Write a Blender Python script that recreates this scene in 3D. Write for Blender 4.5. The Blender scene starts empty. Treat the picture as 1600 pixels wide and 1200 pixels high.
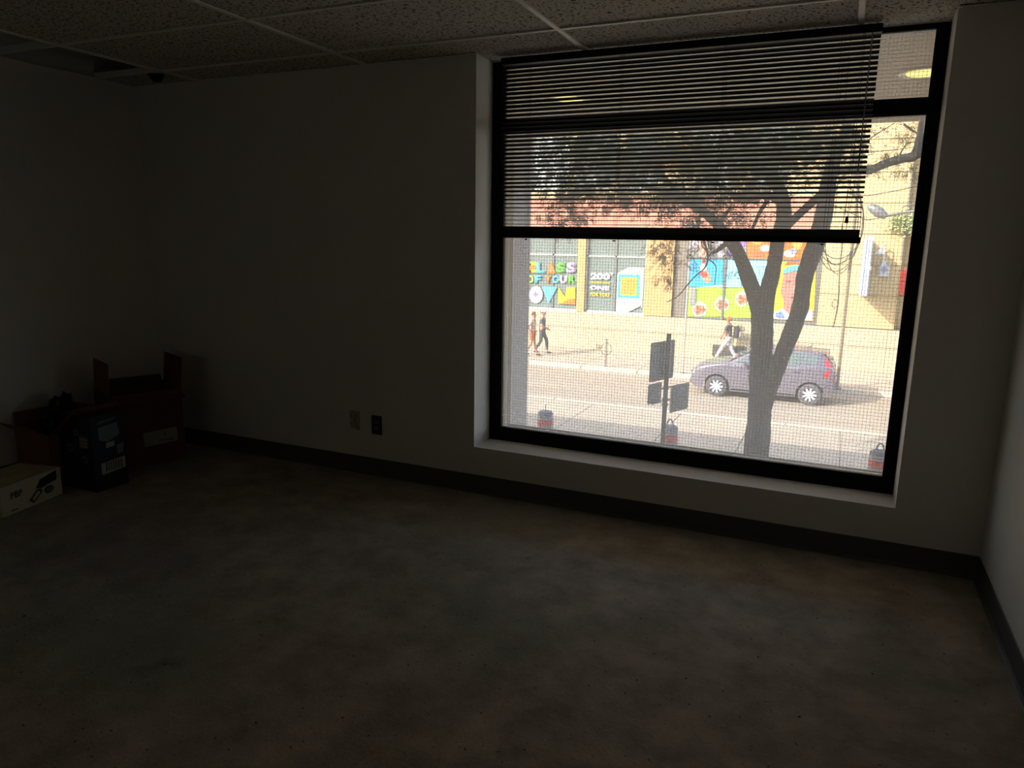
import bpy, bmesh, math, random
from mathutils import Vector, Matrix
random.seed(7)
SC = bpy.context.scene
COL = SC.collection
H = 1.42                       # eye height above the room floor
FPX = 1135.86                  # focal length in pixels of the 1600 px wide frame
YAW, PITCH, ROLL = -0.4197, -0.1981, 0.0165
# ------------------------------------------------------------------ camera
def _axes():
    cy, sy = math.cos(YAW), math.sin(YAW); cp, sp = math.cos(PITCH), math.sin(PITCH)
    f = Vector((sy*cp, cy*cp, sp)); r = Vector((cy, -sy, 0)); u = r.cross(f)
    cr, sr = math.cos(ROLL), math.sin(ROLL)
    return f, r*cr+u*sr, -r*sr+u*cr
CF, CR, CU = _axes()
cam = bpy.data.cameras.new('camera'); camo = bpy.data.objects.new('camera', cam); COL.objects.link(camo)
cam.sensor_fit = 'HORIZONTAL'; cam.sensor_width = 36; cam.lens = FPX/1600*36
cam.clip_start = 0.05; cam.clip_end = 300
M = Matrix((CR, CU, -CF)).transposed().to_4x4(); M.translation = Vector((0, 0, H)); camo.matrix_world = M
SC.camera = camo
# ------------------------------------------------------------------ light and exposure
SC.view_settings.view_transform = 'Standard'; SC.view_settings.look = 'None'
SC.view_settings.exposure = 0.0; SC.view_settings.gamma = 1.0; SC.view_settings.use_curve_mapping = False
SC.cycles.use_denoising = True
SC.cycles.diffuse_bounces = 5
SUN_STRENGTH, SKY_STRENGTH = 6.9, 0.66
SUN_DIR = Vector((.557, .663, -.50)).normalized()     # the way the sunlight travels
w = bpy.data.worlds.new('sky'); SC.world = w; w.use_nodes = True
nt = w.node_tree; bg = nt.nodes['Background']; st = nt.nodes.new('ShaderNodeTexSky')
st.sky_type = 'NISHITA'; st.sun_disc = False; st.sun_elevation = math.radians(30)
st.sun_rotation = math.atan2(-SUN_DIR.x, -SUN_DIR.y); st.air_density = 1.0; st.dust_density = 2.0
nt.links.new(st.outputs[0], bg.inputs[0]); bg.inputs[1].default_value = SKY_STRENGTH
sl = bpy.data.lights.new('sun', 'SUN'); sl.energy = SUN_STRENGTH; sl.angle = math.radians(.6); sl.color = (1, .95, .86)
so = bpy.data.objects.new('sun', sl); COL.objects.link(so); so.location = (-10, -10, 20)
so.rotation_euler = SUN_DIR.to_track_quat('-Z', 'Y').to_euler()

hl = bpy.data.lights.new('fill_lamp', 'AREA'); hl.shape = 'RECTANGLE'; hl.size = 1.2; hl.size_y = .5; hl.energy = 8; hl.color = (.95, .95, .88)
ho = bpy.data.objects.new('fill_lamp', hl); COL.objects.link(ho); ho.location = (-2.0, -4.6, 2.57)     # added fill behind the viewer, brightens the room walls
# ------------------------------------------------------------------ helpers
def ray(u, v): return CF + CR*((u-800)/FPX) + CU*((600-v)/FPX)
def at(u, v, Y): d = ray(u, v); p = d*(Y/d.y); p.z += H; return p
def atz(u, v, z): d = ray(u, v); p = d*((z-H)/d.z); p.z += H; return p
def atx(u, v, x): d = ray(u, v); p = d*(x/d.x); p.z += H; return p
def lin(c):
    if isinstance(c, str):
        c = tuple(int(c[i:i+2], 16)/255 for i in (0, 2, 4))
    return tuple(((x/12.92) if x <= .04045 else ((x+.055)/1.055)**2.4) for x in c)
_m = {}
def mat(name, color, rough=.7, metal=0., noise=0., scale=8., bump=0., dark=None, detail=6, spec=.5, bscale=None, stretch=None):
    if name in _m: return _m[name]
    m = bpy.data.materials.new(name); m.use_nodes = True; _m[name] = m
    n = m.node_tree; b = n.nodes['Principled BSDF']; c = lin(color)
    b.inputs['Base Color'].default_value = (*c, 1); b.inputs['Roughness'].default_value = rough
    b.inputs['Metallic'].default_value = metal; b.inputs['Specular IOR Level'].default_value = spec
    if noise or bump:
        tc = n.nodes.new('ShaderNodeTexCoord'); mp = n.nodes.new('ShaderNodeMapping')
        if stretch: mp.inputs['Scale'].default_value = stretch
        n.links.new(tc.outputs['Object'], mp.inputs[0])
    if noise:
        t = n.nodes.new('ShaderNodeTexNoise'); t.inputs['Scale'].default_value = scale; t.inputs['Detail'].default_value = detail
        t.inputs['Roughness'].default_value = .65
        n.links.new(mp.outputs[0], t.inputs['Vector'])
        r = n.nodes.new('ShaderNodeValToRGB'); r.color_ramp.elements[0].position = .35; r.color_ramp.elements[1].position = .68
        d = lin(dark) if dark else tuple(x*(1-noise) for x in c)
        r.color_ramp.elements[0].color = (*d, 1); r.color_ramp.elements[1].color = (*c, 1)
        n.links.new(t.outputs['Fac'], r.inputs[0]); n.links.new(r.outputs[0], b.inputs['Base Color'])
    if bump:
        t2 = n.nodes.new('ShaderNodeTexNoise'); t2.inputs['Scale'].default_value = bscale or scale*4; t2.inputs['Detail'].default_value = 4
        n.links.new(mp.outputs[0], t2.inputs['Vector'])
        bp = n.nodes.new('ShaderNodeBump'); bp.inputs['Strength'].default_value = bump; bp.inputs['Distance'].default_value = .01
        n.links.new(t2.outputs['Fac'], bp.inputs['Height']); n.links.new(bp.outputs[0], b.inputs['Normal'])
    return m
class MB:
    def __init__(s): s.bm = bmesh.new()
    def box(s, x0, x1, y0, y1, z0, z1, mtx=None):
        vs = [s.bm.verts.new((x, y, z)) for z in (z0, z1) for y in (y0, y1) for x in (x0, x1)]
        for f in ((0, 2, 3, 1), (4, 5, 7, 6), (0, 1, 5, 4), (2, 6, 7, 3), (0, 4, 6, 2), (1, 3, 7, 5)):
            s.bm.faces.new([vs[i] for i in f])
        if mtx is not None:
            for v in vs: v.co = mtx @ v.co
        return s
    def quad(s, *pts):
        s.bm.faces.new([s.bm.verts.new(p) for p in pts]); return s
    def tube(s, pts, rad, n=8, cap=True):
        pts = [Vector(p) for p in pts]; rad = rad if isinstance(rad, (list, tuple)) else [rad]*len(pts)
        rings = []; prev = None
        for i, p in enumerate(pts):
            d = (pts[min(i+1, len(pts)-1)]-pts[max(i-1, 0)]).normalized()
            if prev is None:
                a = d.orthogonal().normalized()
            else:
                a = (prev - d*prev.dot(d)).normalized()
            prev = a; b = d.cross(a)
            rings.append([s.bm.verts.new(p+(a*math.cos(2*math.pi*k/n)+b*math.sin(2*math.pi*k/n))*rad[i]) for k in range(n)])
        for i in range(len(rings)-1):
            for k in range(n):
                s.bm.faces.new((rings[i][k], rings[i][(k+1) % n], rings[i+1][(k+1) % n], rings[i+1][k]))
        if cap:
            s.bm.faces.new(rings[0][::-1]); s.bm.faces.new(rings[-1])
        return s
    def lathe(s, prof, n=24, origin=(0, 0, 0), axis='Z', cap=True):
        o = Vector(origin); rings = []
        for r, h in prof:
            ring = []
            for k in range(n):
                a = 2*math.pi*k/n; c, d = math.cos(a)*max(r, 1e-4), math.sin(a)*max(r, 1e-4)
                ring.append(s.bm.verts.new(o+(Vector((c, d, h)) if axis == 'Z' else Vector((c, h, d)))))
            rings.append(ring)
        for i in range(len(rings)-1):
            for k in range(n):
                s.bm.faces.new((rings[i][k], rings[i][(k+1) % n], rings[i+1][(k+1) % n], rings[i+1][k]))
        if cap: s.bm.faces.new(rings[0][::-1]); s.bm.faces.new(rings[-1])
        return s
    def prism(s, poly, y0, y1):
        """polygon in x,z extruded along y"""
        a = [s.bm.verts.new((p[0], y0, p[1])) for p in poly]; b = [s.bm.verts.new((p[0], y1, p[1])) for p in poly]
        s.bm.faces.new(a); s.bm.faces.new(b[::-1]); n = len(poly)
        for i in range(n): s.bm.faces.new((a[i], b[i], b[(i+1) % n], a[(i+1) % n]))
        return s
    def plate(s, pts, normal, th):
        """flat polygon of 3-D points given a thickness"""
        nn = Vector(normal).normalized()*th
        a = [s.bm.verts.new(p) for p in pts]; b = [s.bm.verts.new(Vector(p)+nn) for p in pts]; n = len(pts)
        s.bm.faces.new(a[::-1]); s.bm.faces.new(b)
        for i in range(n): s.bm.faces.new((a[i], a[(i+1) % n], b[(i+1) % n], b[i]))
        return s
    def build(s, name, m, parent=None, smooth=False, bevel=0, origin=None):
        bmesh.ops.recalc_face_normals(s.bm, faces=s.bm.faces)
        if bevel:
            bmesh.ops.bevel(s.bm, geom=list(s.bm.edges), offset=bevel, segments=2, affect='EDGES', clamp_overlap=True)
        me = bpy.data.meshes.new(name); s.bm.to_mesh(me); s.bm.free()
        me.materials.append(m)
        if smooth:
            for p in me.polygons: p.use_smooth = True
            try: me.set_sharp_from_angle(angle=math.radians(40))
            except Exception: pass
        o = bpy.data.objects.new(name, me); COL.objects.link(o)
        if origin is not None:
            me.transform(Matrix.Translation(-Vector(origin))); o.location = origin
        if parent is not None: setp(o, parent)
        return o
def wpos(o):
    p = Vector(o.location)
    while o.parent: o = o.parent; p += Vector(o.location)
    return p
def setp(o, parent):
    """parent while keeping the world place (all Empties here are unrotated unless built locally)"""
    o.parent = parent
    p = parent
    while p.parent: p = p.parent
    if not p.get('_local'): o.location = Vector(o.location) - wpos(parent)
def tag(o, label=None, cat=None, group=None, kind=None):
    if label: o['label'] = label
    if cat: o['category'] = cat
    if group: o['group'] = group
    if kind: o['kind'] = kind
    return o
LOCALS = []
def thing(name, label, cat, loc=(0, 0, 0), group=None, local=False):
    o = bpy.data.objects.new(name, None); COL.objects.link(o); o.location = loc; o.empty_display_size = .1
    if local: o['_local'] = 1; LOCALS.append(o)
    return tag(o, label, cat, group)
def struct(o): o['kind'] = 'structure'; return o
def text_poly(body, x0, x1, z0, z1, y, name, m, parent, bold=.03, th=.01, label=None):
    cu = bpy.data.curves.new('letters', 'FONT'); cu.body = body; cu.offset = bold; cu.resolution_u = 3
    to = bpy.data.objects.new('letters', cu); COL.objects.link(to)
    bpy.context.view_layer.update()
    me0 = to.evaluated_get(bpy.context.evaluated_depsgraph_get()).to_mesh()
    bm = bmesh.new(); bm.from_mesh(me0)
    r = bmesh.ops.extrude_face_region(bm, geom=list(bm.faces))
    for v in [g for g in r['geom'] if isinstance(g, bmesh.types.BMVert)]: v.co.z += .1
    xs = [v.co.x for v in bm.verts]; ys = [v.co.y for v in bm.verts]
    a, b, c, d = min(xs), max(xs), min(ys), max(ys)
    for v in bm.verts:
        v.co = Vector((x0+(v.co.x-a)/(b-a)*(x1-x0), y-v.co.z*10*th, z0+(v.co.y-c)/(d-c)*(z1-z0)))
    bmesh.ops.recalc_face_normals(bm, faces=bm.faces)
    me = bpy.data.meshes.new(name); bm.to_mesh(me); bm.free(); me.materials.append(m)
    bpy.data.objects.remove(to, do_unlink=True)
    o = bpy.data.objects.new(name, me); COL.objects.link(o)
    if parent: setp(o, parent)
    if label: o['label'] = label
    return o

# ------------------------------------------------------------------ materials
paint = mat('wall_paint', 'e4e1dc', .75, noise=.06, scale=2.5, bump=.05, bscale=60)
reveal_paint = paint
base_m = mat('vinyl_base', '504f4c', .5)
floor_m = mat('dirty_floor', 'b8ab98', .62, noise=.5, scale=5, bump=.25, dark='8e8372', bscale=90, spec=.25)
tile_m = mat('ceiling_tile', '8f877b', .9, noise=.0, bump=0)
grid_m = mat('grid_white', 'ece8df', .35)
frame_m = mat('bronze_frame', '0d0c0c', .6, spec=.15)
blind_m = mat('blind_black', '161213', .5, spec=.2)
cord_m = mat('blind_cord', '2a2625', .8)
# acoustic fissures on the tiles, worm-like flecks in the colour and relief
def fissures(m):
    n = m.node_tree; b = n.nodes['Principled BSDF']
    tc = n.nodes.new('ShaderNodeTexCoord'); t = n.nodes.new('ShaderNodeTexNoise'); t.inputs['Scale'].default_value = 75
    t.inputs['Detail'].default_value = 3; t.inputs['Distortion'].default_value = .8
    n.links.new(tc.outputs['Object'], t.inputs['Vector'])
    r = n.nodes.new('ShaderNodeValToRGB'); r.color_ramp.elements[0].position = .39; r.color_ramp.elements[1].position = .45
    r.color_ramp.elements[0].color = (.055, .05, .045, 1); r.color_ramp.elements[1].color = (*lin('dad2c2'), 1)
    n.links.new(t.outputs['Fac'], r.inputs[0]); n.links.new(r.outputs[0], b.inputs['Base Color'])
fissures(tile_m)
def floor_detail(m):
    n = m.node_tree; b = n.nodes['Principled BSDF']; src = b.inputs['Base Color'].links[0].from_socket
    tc = n.nodes.new('ShaderNodeTexCoord')
    def noise(sc, lo, hi, det=8, st=None):
        mp = n.nodes.new('ShaderNodeMapping')
        if st: mp.inputs['Scale'].default_value = st; mp.inputs['Rotation'].default_value = (0, 0, .5)
        n.links.new(tc.outputs['Object'], mp.inputs[0])
        t = n.nodes.new('ShaderNodeTexNoise'); t.inputs['Scale'].default_value = sc; t.inputs['Detail'].default_value = det
        n.links.new(mp.outputs[0], t.inputs['Vector'])
        r = n.nodes.new('ShaderNodeMapRange'); r.inputs[1].default_value = lo; r.inputs[2].default_value = hi
        n.links.new(t.outputs['Fac'], r.inputs[0]); return r.outputs[0]
    def mixc(fac, a, col):
        x = n.nodes.new('ShaderNodeMix'); x.data_type = 'RGBA'; n.links.new(fac, x.inputs[0]); n.links.new(a, x.inputs[6])
        x.inputs[7].default_value = (*lin(col), 1); return x.outputs[2]
    s = mixc(noise(1.1, .52, .75, 3), src, '868b78')      # greenish worn areas
    s = mixc(noise(.8, .55, .8, 3), s, '8c8074')          # brownish stain
    s = mixc(noise(26, .60, .72, 8, (1, 3, 1)), s, 'b0a594')   # scuffs
    s = mixc(noise(60, .66, .72, 4), s, '201c18')         # specks
    s = mixc(noise(2.2, .66, .78, 6), s, '2e2a25')        # dark spills
    n.links.new(s, b.inputs['Base Color'])
floor_detail(floor_m)

# ================================================================== THE ROOM
XL, XR, YW, YB, ZC = -4.24, .658, 3.51, -2.9, 2.33
WX0, WX1, WZ0 = -1.794, .316, 1.42-1.154          # window recess
YF = 3.705                                        # inner face of the window frame
YO = 3.89                                         # outer face of the wall
ZS, ZR = 1.42-4.32, 1.42-4.45                     # pavement and road levels
ZSOF = H+.97
struct(MB().box(XL-.2, XR+.2, YB-.2, YO-.02, -.3, 0).build('floor', floor_m))
struct(MB().box(XL-.2, XL, YB-.2, YO-.02, 0, 3.2).build('wall_left', paint))
struct(MB().box(XR, XR+.2, YB-.2, YO-.02, 0, 3.2).build('wall_right', paint))
struct(MB().box(XL-.2, -3.2, YB-.4, YB-.2, -.3, 3.2).box(-.9, XR+.2, YB-.4, YB-.2, -.3, 3.2).box(-3.2, -.9, YB-.4, YB-.2, 2.1, 3.2).box(-3.2, -.9, YB-.4, YB-.2, -.3, 0).build('wall_back', paint))  # opening added to let the fill light through
# unseen shell behind the viewer, added to bounce the fill light in
fillbox = MB(); fillbox.box(-4.2, .4, -6.1, -5.9, 0, 2.6).box(-4.4, -4.2, -6.1, YB-.4, 0, 2.6).box(.4, .6, -6.1, YB-.4, 0, 2.6)
struct(fillbox.build('wall_fillbox', paint)); struct(MB().box(-4.4, .6, -6.1, YB-.4, -.3, 0).build('floor_fillbox', paint)); struct(MB().box(-4.4, .6, -6.1, YB-.4, 2.6, 2.8).build('ceiling_fillbox', paint))
# window wall: pieces round the opening
wb = MB()
wb.box(XL, WX0, YW, YO-.02, 0, 3.2).box(WX1, XR, YW, YO-.02, 0, 3.2).box(WX0, WX1, YW, YO-.02, 0, WZ0)
wb.box(WX0, WX1, YF-.01, YO-.02, ZC+.0, 3.2)
struct(wb.build('wall_front', paint))
# plenum slab over the hung ceiling
struct(MB().box(XL-.2, XR+.2, YB-.4, YO-.02, 3.2, 3.4).build('trim_4', mat('plenum', '1a1917', .9)))
# baseboards: vinyl cove with a rounded toe
def cove(name, pts):
    m = MB()
    for (a, b, nx, ny) in pts:
        a, b = Vector(a), Vector(b); nrm = Vector((nx, ny, 0))
        prof = [(0, 0), (.016, 0), (.010, .006), (.004, .016), (.003, .10), (0, .105)]
        va = [m.bm.verts.new(a+nrm*p[0]+Vector((0, 0, p[1]))) for p in prof]; vb = [m.bm.verts.new(b+nrm*p[0]+Vector((0, 0, p[1]))) for p in prof]
        for i in range(len(prof)-1): m.bm.faces.new((va[i], va[i+1], vb[i+1], vb[i]))
        m.bm.faces.new(va); m.bm.faces.new(vb[::-1])
    return struct(m.build(name, base_m))
cove('baseboard_front', [((XL, YW, 0), (XR, YW, 0), 0, -1)])
cove('baseboard_right', [((XR, YW-.01, 0), (XR, YB-.2, 0), -1, 0)])
cove('baseboard_left', [((XL, YW-.01, 0), (XL, YB-.2, 0), 1, 0)])
cove('baseboard_back', [((XL, YB-.2, 0), (XR, YB-.2, 0), 0, 1)])

# ------------------------------------------------------------------ suspended ceiling
ceil = bpy.data.objects.new('ceiling', None); COL.objects.link(ceil); ceil.location = (0, 0, ZC); struct(ceil)
gx = [-2.468+1.22*k for k in range(-1, 3)]; gy = [3.236-.616*k for k in range(0, 11)]
xs = [XL]+gx+[XR]; ys = [YF+.0]+[g for g in gy if g > YB-.2]+[YB-.2]
for i in range(len(xs)-1):
    for j in range(len(ys)-1):
        x0, x1, y1, y0 = xs[i], xs[i+1], ys[j], ys[j+1]
        if i == 0 and j in (1, 2): continue             # two tiles are missing over the left wall
        g = .011
        o_ = MB()
        if j == 0:      # last row is cut round the window recess
            a, b = max(x0+g, XL), min(x1-g, XR)
            o_.box(a, b, y0+g, YW-.002, ZC+.004, ZC+.02)
            c, d = max(a, WX0+.002), min(b, WX1-.002)
            if d > c: o_.box(c, d, YW-.002, YF-.003, ZC+.004, ZC+.02)
        else:
            o_.box(x0+g, x1-g, y0+g, y1-g, ZC+.003+random.random()*.002, ZC+.02)
        t_ = o_.build('ceiling_tile', tile_m, ceil)
for x in gx: MB().box(x-.012, x+.012, YB-.2, (YF-.01 if WX0 < x < WX1 else YW-.003), ZC-.004, ZC+.03).build('grid_bar', grid_m, ceil)
for y in gy:
    if y > YB-.2: MB().box(XL, XR, y-.010, y+.010, ZC-.0035, ZC+.029).build('grid_bar', grid_m, ceil)
MB().box(XL, WX0, YW-.022, YW, ZC-.003, ZC).box(WX1, XR, YW-.022, YW, ZC-.003, ZC).box(XR-.022, XR, YB-.2, YW, ZC-.003, ZC).box(XL, XL+.022, YB-.2, YW, ZC-.003, ZC).build('wall_angle', grid_m, ceil)
# duct seen through the missing tiles
dk = mat('duct_metal', '55534f', .5, .6)
t = thing('air_duct', 'dark metal air duct seen through the missing ceiling tiles over the left wall', 'duct', (-3.95, 2.6, 2.55))
MB().tube([(-3.95, 1.7, 2.62), (-3.95, 3.4, 2.62)], .15, 20).build('duct_pipe', dk, t, smooth=True)
for y in (2.0, 2.5, 3.0): MB().tube([(-3.95, y, 2.62), (-3.95, y+.03, 2.62)], .158, 20).build('duct_band', dk, t, smooth=True)
for y in (2.2, 2.8): MB().box(-3.96, -3.94, y, y+.02, 2.77, 3.2).build('hanger_strap', dk, t)
p = atz(244, 116, ZC)
t = thing('ceiling_sensor', 'small black sensor on the ceiling grid above the left corner of the room', 'sensor', (p.x, p.y, ZC))
blk = mat('black_plastic', '0a0a0a', .4)
MB().lathe([(.0, -.045), (.02, -.043), (.034, -.03), (.038, -.012), (.04, -.008)], 16, (p.x, p.y, ZC)).build('dome', blk, t, smooth=True)
MB().lathe([(.045, -.010), (.05, -.006), (.05, -.0036)], 16, (p.x, p.y, ZC)).build('base_ring', blk, t)

# ------------------------------------------------------------------ window: frame, wired glass, outer reveal
win = bpy.data.objects.new('window_1', None); COL.objects.link(win); win.location = ((WX0+WX1)/2, YF, WZ0); struct(win)
GX0, GX1, GZ0, GZ1 = -1.733, .272, H-1.085, H+.898       # clear opening
TZ0, TZ1 = H+.555, H+.611
yb = 3.775
MB().box(WX0, GX0, YF, yb, WZ0, ZC).build('window_jamb', frame_m, win)
MB().box(GX1, WX1, YF, yb, WZ0, ZC).build('window_jamb', frame_m, win)
MB().box(GX0, GX1, YF, yb, WZ0, GZ0).build('window_sill_rail', frame_m, win)
MB().box(GX0, GX1, YF, yb, GZ1, ZC+.01).build('window_head', frame_m, win)
MB().box(GX0, GX1, YF-.002, yb-.01, TZ0, TZ1).build('transom_bar', frame_m, win)
bead = MB()
for (z0, z1) in ((GZ0, TZ0), (TZ1, GZ1)):
    bead.box(GX0, GX0+.008, YF+.01, YF+.03, z0, z1).box(GX1-.008, GX1, YF+.01, YF+.03, z0, z1)
    bead.box(GX0, GX1, YF+.01, YF+.03, z0, z0+.008).box(GX0, GX1, YF+.01, YF+.03, z1-.008, z1)
bead.build('glazing_bead', frame_m, win)
# slightly dusty glass: mostly clear, a little light scattered by the dirt on it
gm = bpy.data.materials.new('dusty_wired_glass'); gm.use_nodes = True; n = gm.node_tree; n.nodes.clear()
out = n.nodes.new('ShaderNodeOutputMaterial'); tr = n.nodes.new('ShaderNodeBsdfTransparent'); tl = n.nodes.new('ShaderNodeBsdfTranslucent')
gl = n.nodes.new('ShaderNodeBsdfGlossy'); gl.inputs['Roughness'].default_value = .02
tl.inputs['Color'].default_value = (1, 1, 1, 1)
mx = n.nodes.new('ShaderNodeMixShader'); tcn = n.nodes.new('ShaderNodeTexCoord'); nn = n.nodes.new('ShaderNodeTexNoise'); nn.inputs['Scale'].default_value = 3
mr = n.nodes.new('ShaderNodeMapRange'); mr.inputs[3].default_value = .26; mr.inputs[4].default_value = .32
n.links.new(tcn.outputs['Object'], nn.inputs['Vector']); n.links.new(nn.outputs['Fac'], mr.inputs[0]); n.links.new(mr.outputs[0], mx.inputs[0])
n.links.new(tr.outputs[0], mx.inputs[1]); n.links.new(tl.outputs[0], mx.inputs[2])
mx2 = n.nodes.new('ShaderNodeMixShader'); mx2.inputs[0].default_value = .03
n.links.new(mx.outputs[0], mx2.inputs[1]); n.links.new(gl.outputs[0], mx2.inputs[2]); n.links.new(mx2.outputs[0], out.inputs[0])
yg = YF+.035
for (z0, z1) in ((GZ0, TZ0), (TZ1, GZ1)):
    MB().quad((GX0, yg, z0), (GX1, yg, z0), (GX1, yg, z1), (GX0, yg, z1)).build('glass_pane', gm, win)
    wm = MB(); k = GX0+.008; r = .0005
    while k < GX1: wm.box(k-r, k+r, yg+.001, yg+.001+2*r, z0, z1); k += .0158
    k = z0+.006
    while k < z1: wm.box(GX0, GX1, yg+.001, yg+.001+2*r, k-r, k+r); k += .0158
    tag(wm.build('wire_mesh', mat('mesh_wire', '2c2a2a', .6), win), kind='stuff')
ext = mat('exterior_stucco', 'cdbfa8', .85, noise=.08, scale=3, bump=.1, bscale=60)
sillm = mat('sill_metal', 'b9a78f', .6)
# the outside skin of our own building: reveal, sill, wall below, storeys above that throw the long shade
fw = MB()
fw.box(-32, -1.752, YO-.018, YO, ZS, ZSOF+.05).box(.262+.03, 12, YO-.018, YO, ZS, ZSOF+.05).box(-1.752, .292, YO-.018, YO, ZS, GZ0-.02).box(-1.752, .292, YO-.018, YO, GZ1+.03, ZSOF+.05)
struct(fw.build('wall_outside', ext))
rv = MB(); rv.box(WX0, -1.752, yb, YO-.018, WZ0, ZC+.05).box(.292, WX1, yb, YO-.018, WZ0, ZC+.05).box(-1.752, .292, yb, YO-.018, GZ1+.03, ZC+.05)
rv.build('outer_reveal', ext, win)
MB().box(-1.752, .292, yb, YO+.02, GZ0-.05, GZ0-.02).box(-1.752, .292, YO+.012, YO+.02, GZ0-.09, GZ0-.05).build('outer_sill', sillm, win)
MB().tube([(-1.745, YO-.01, GZ0-.02), (-1.745, YO-.01, GZ1+.03)], .004, 6).build('sealant_bead', mat('sealant', 'dedcd8', .6), win)
sof = mat('soffit_stucco', 'd0c2ae', .9, noise=.06, scale=2, bump=.12, bscale=50)
YE = 6.78
so_ = MB()
so_.box(-32, 12, YO, YO+.16, ZSOF-.005, ZSOF+.05).box(-32, 12, YO+.20, YE-.25, ZSOF, ZSOF+.05).box(-32, 12, YE-.22, YE, ZSOF-.02, ZSOF+.05).box(-32, 12, YO, YE, ZSOF+.05, ZSOF+.3)
struct(so_.build('soffit', sof))
struct(MB().box(-32, 12, YB-.4, YE, ZSOF+.9, H+3.0).box(-32, 12, YE-.2, YE, ZSOF+.3, H+3.0).build('upper_storey', ext))
struct(MB().box(-32, XL-.2, YB-.4, YO-.02, ZS, ZSOF+.9).box(XR+.2, 12, YB-.4, YO-.02, ZS, ZSOF+.9).build('side_building', ext))
px = at(828, 450, YE-.1).x
col = MB().box(px-.7, px, YE-.55, YE-.1, ZS, ZSOF).build('column', mat('column_render', 'bdb1ad', .85, noise=.08, scale=4, bump=.1), bevel=.012); struct(col)
# round recessed downlights in the soffit
lampm = bpy.data.materials.new('downlight_glow'); lampm.use_nodes = True; b = lampm.node_tree.nodes['Principled BSDF']
b.inputs['Base Color'].default_value = (1, .95, .5, 1); b.inputs['Emission Color'].default_value = (1, .93, .25, 1); b.inputs['Emission Strength'].default_value = 1.1
for lab, (u, v), in (('round yellow soffit downlight outside the clear glass right of the blind', (1446, 112)), ('round yellow soffit downlight glowing behind the left half of the blind', (890, 153))):
    p = atz(u, v, ZSOF)
    t = thing('soffit_downlight', lab, 'light', (p.x, p.y, ZSOF), 'soffit downlights')
    MB().lathe([(.10, -.002), (.125, -.012), (.14, -.010), (.142, -.001)], 32, (p.x, p.y, ZSOF)).build('trim_ring', grid_m, t, smooth=True)
    MB().lathe([(.0, -.013), (.098, -.012), (.10, -.003)], 32, (p.x, p.y, ZSOF)).build('lens', lampm, t, smooth=True)

# ------------------------------------------------------------------ venetian blind
YBL = 3.62
bl = thing('venetian_blind', 'black horizontal slat blind pulled half way down over the window', 'blind', (-.83, YBL, ZC-.005))
BX0, BX1 = -1.70, .058
MB().box(BX0, BX1, YBL-.02, YBL+.02, ZC-.04, ZC-.006).build('head_rail', blind_m, bl, bevel=.003)
ztop, zbot, pitch = ZC-.052, H+.072, .0212
ns = int((ztop-zbot)/pitch)+1
sl_cache = {}
def slat_mesh(tilt):
    m = MB(); prof = [(-.0125, -.0006), (-.006, .0012), (0, .0018), (.006, .0012), (.0125, -.0006)]
    c, s = math.cos(tilt), math.sin(tilt)
    pr = [(a*c+b_*s, -a*s+b_*c) for a, b_ in prof]
    lo = [m.bm.verts.new((BX0+.004, a, z)) for a, z in pr]; hi = [m.bm.verts.new((BX1-.004, a, z)) for a, z in pr]
    lo2 = [m.bm.verts.new((BX0+.004, a, z-.0005)) for a, z in pr]; hi2 = [m.bm.verts.new((BX1-.004, a, z-.0005)) for a, z in pr]
    for i in range(4): m.bm.faces.new((lo[i], lo[i+1], hi[i+1], hi[i])); m.bm.faces.new((lo2[i+1], lo2[i], hi2[i], hi2[i+1]))
    m.bm.faces.new((lo[0], hi[0], hi2[0], lo2[0])); m.bm.faces.new((lo[4], lo2[4], hi2[4], hi[4]))
    return m
for i in range(ns):
    z = ztop-i*pitch; zr = z-H
    tilt = .42 if zr > .26 else .02+.40*max(0, (zr-.07))/.19
    key = round(tilt, 2)
    if key not in sl_cache:
        o = slat_mesh(tilt).build('slat', blind_m, bl); sl_cache[key] = o.data
    else:
        o = bpy.data.objects.new('slat', sl_cache[key]); COL.objects.link(o); o.parent = bl
    o.location = Vector((random.uniform(-.0015, .0015), YBL, z+random.uniform(-.0006, .0006)))-Vector(bl.location)
zz = H+.060
for i in range(13):      # gathered slats lying on the bottom rail
    o = bpy.data.objects.new('slat', sl_cache.get(.02) or list(sl_cache.values())[-1]); COL.objects.link(o); o.parent = bl
    o.location = Vector((random.uniform(-.002, .002), YBL+random.uniform(-.001, .001), zz))-Vector(bl.location); zz -= .0026
br = MB().box(BX0, BX1+.003, YBL-.0125, YBL+.0125, H+.001, H+.028).build('bottom_rail', blind_m, bl, bevel=.003)
lx = [-1.549, -1.065, -.578, -.095]
for x in lx:
    m = MB()
    for s in (-1, 1): m.tube([(x, YBL+s*.0135, ZC-.04), (x, YBL+s*.0135, H+.02)], .0007, 5)
    m.tube([(x+.012, YBL, ZC-.04), (x+.012, YBL, H+.02)], .0009, 5)
    m.build('ladder_cord', cord_m, bl)
    MB().lathe([(.004, -.006), (.008, -.003), (.009, .001)], 10, (x, YBL, H-.003)).build('cord_plug', blind_m, bl)
MB().tube([(.021, YBL-.02, ZC-.04), (.021, YBL-.022, ZC-.06), (.02, YBL-.025, H+.3)], .0032, 6).build('tilt_wand', mat('clear_wand', '8a8580', .2), bl, smooth=True)
m = MB()
for k, x in enumerate((-.012, -.006, -.062)):
    m.tube([(x, YBL-.018, ZC-.04), (x-.002+.004*k, YBL-.02, H+.5), (x+.004*k, YBL-.02, H+.12)], .0011, 5)
m.build('lift_cord', cord_m, bl)
MB().lathe([(.002, .03), (.006, .02), (.009, 0), (.0, -.002)], 10, (-.004, YBL-.02, H+.09)).build('cord_tassel', blind_m, bl)

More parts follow.
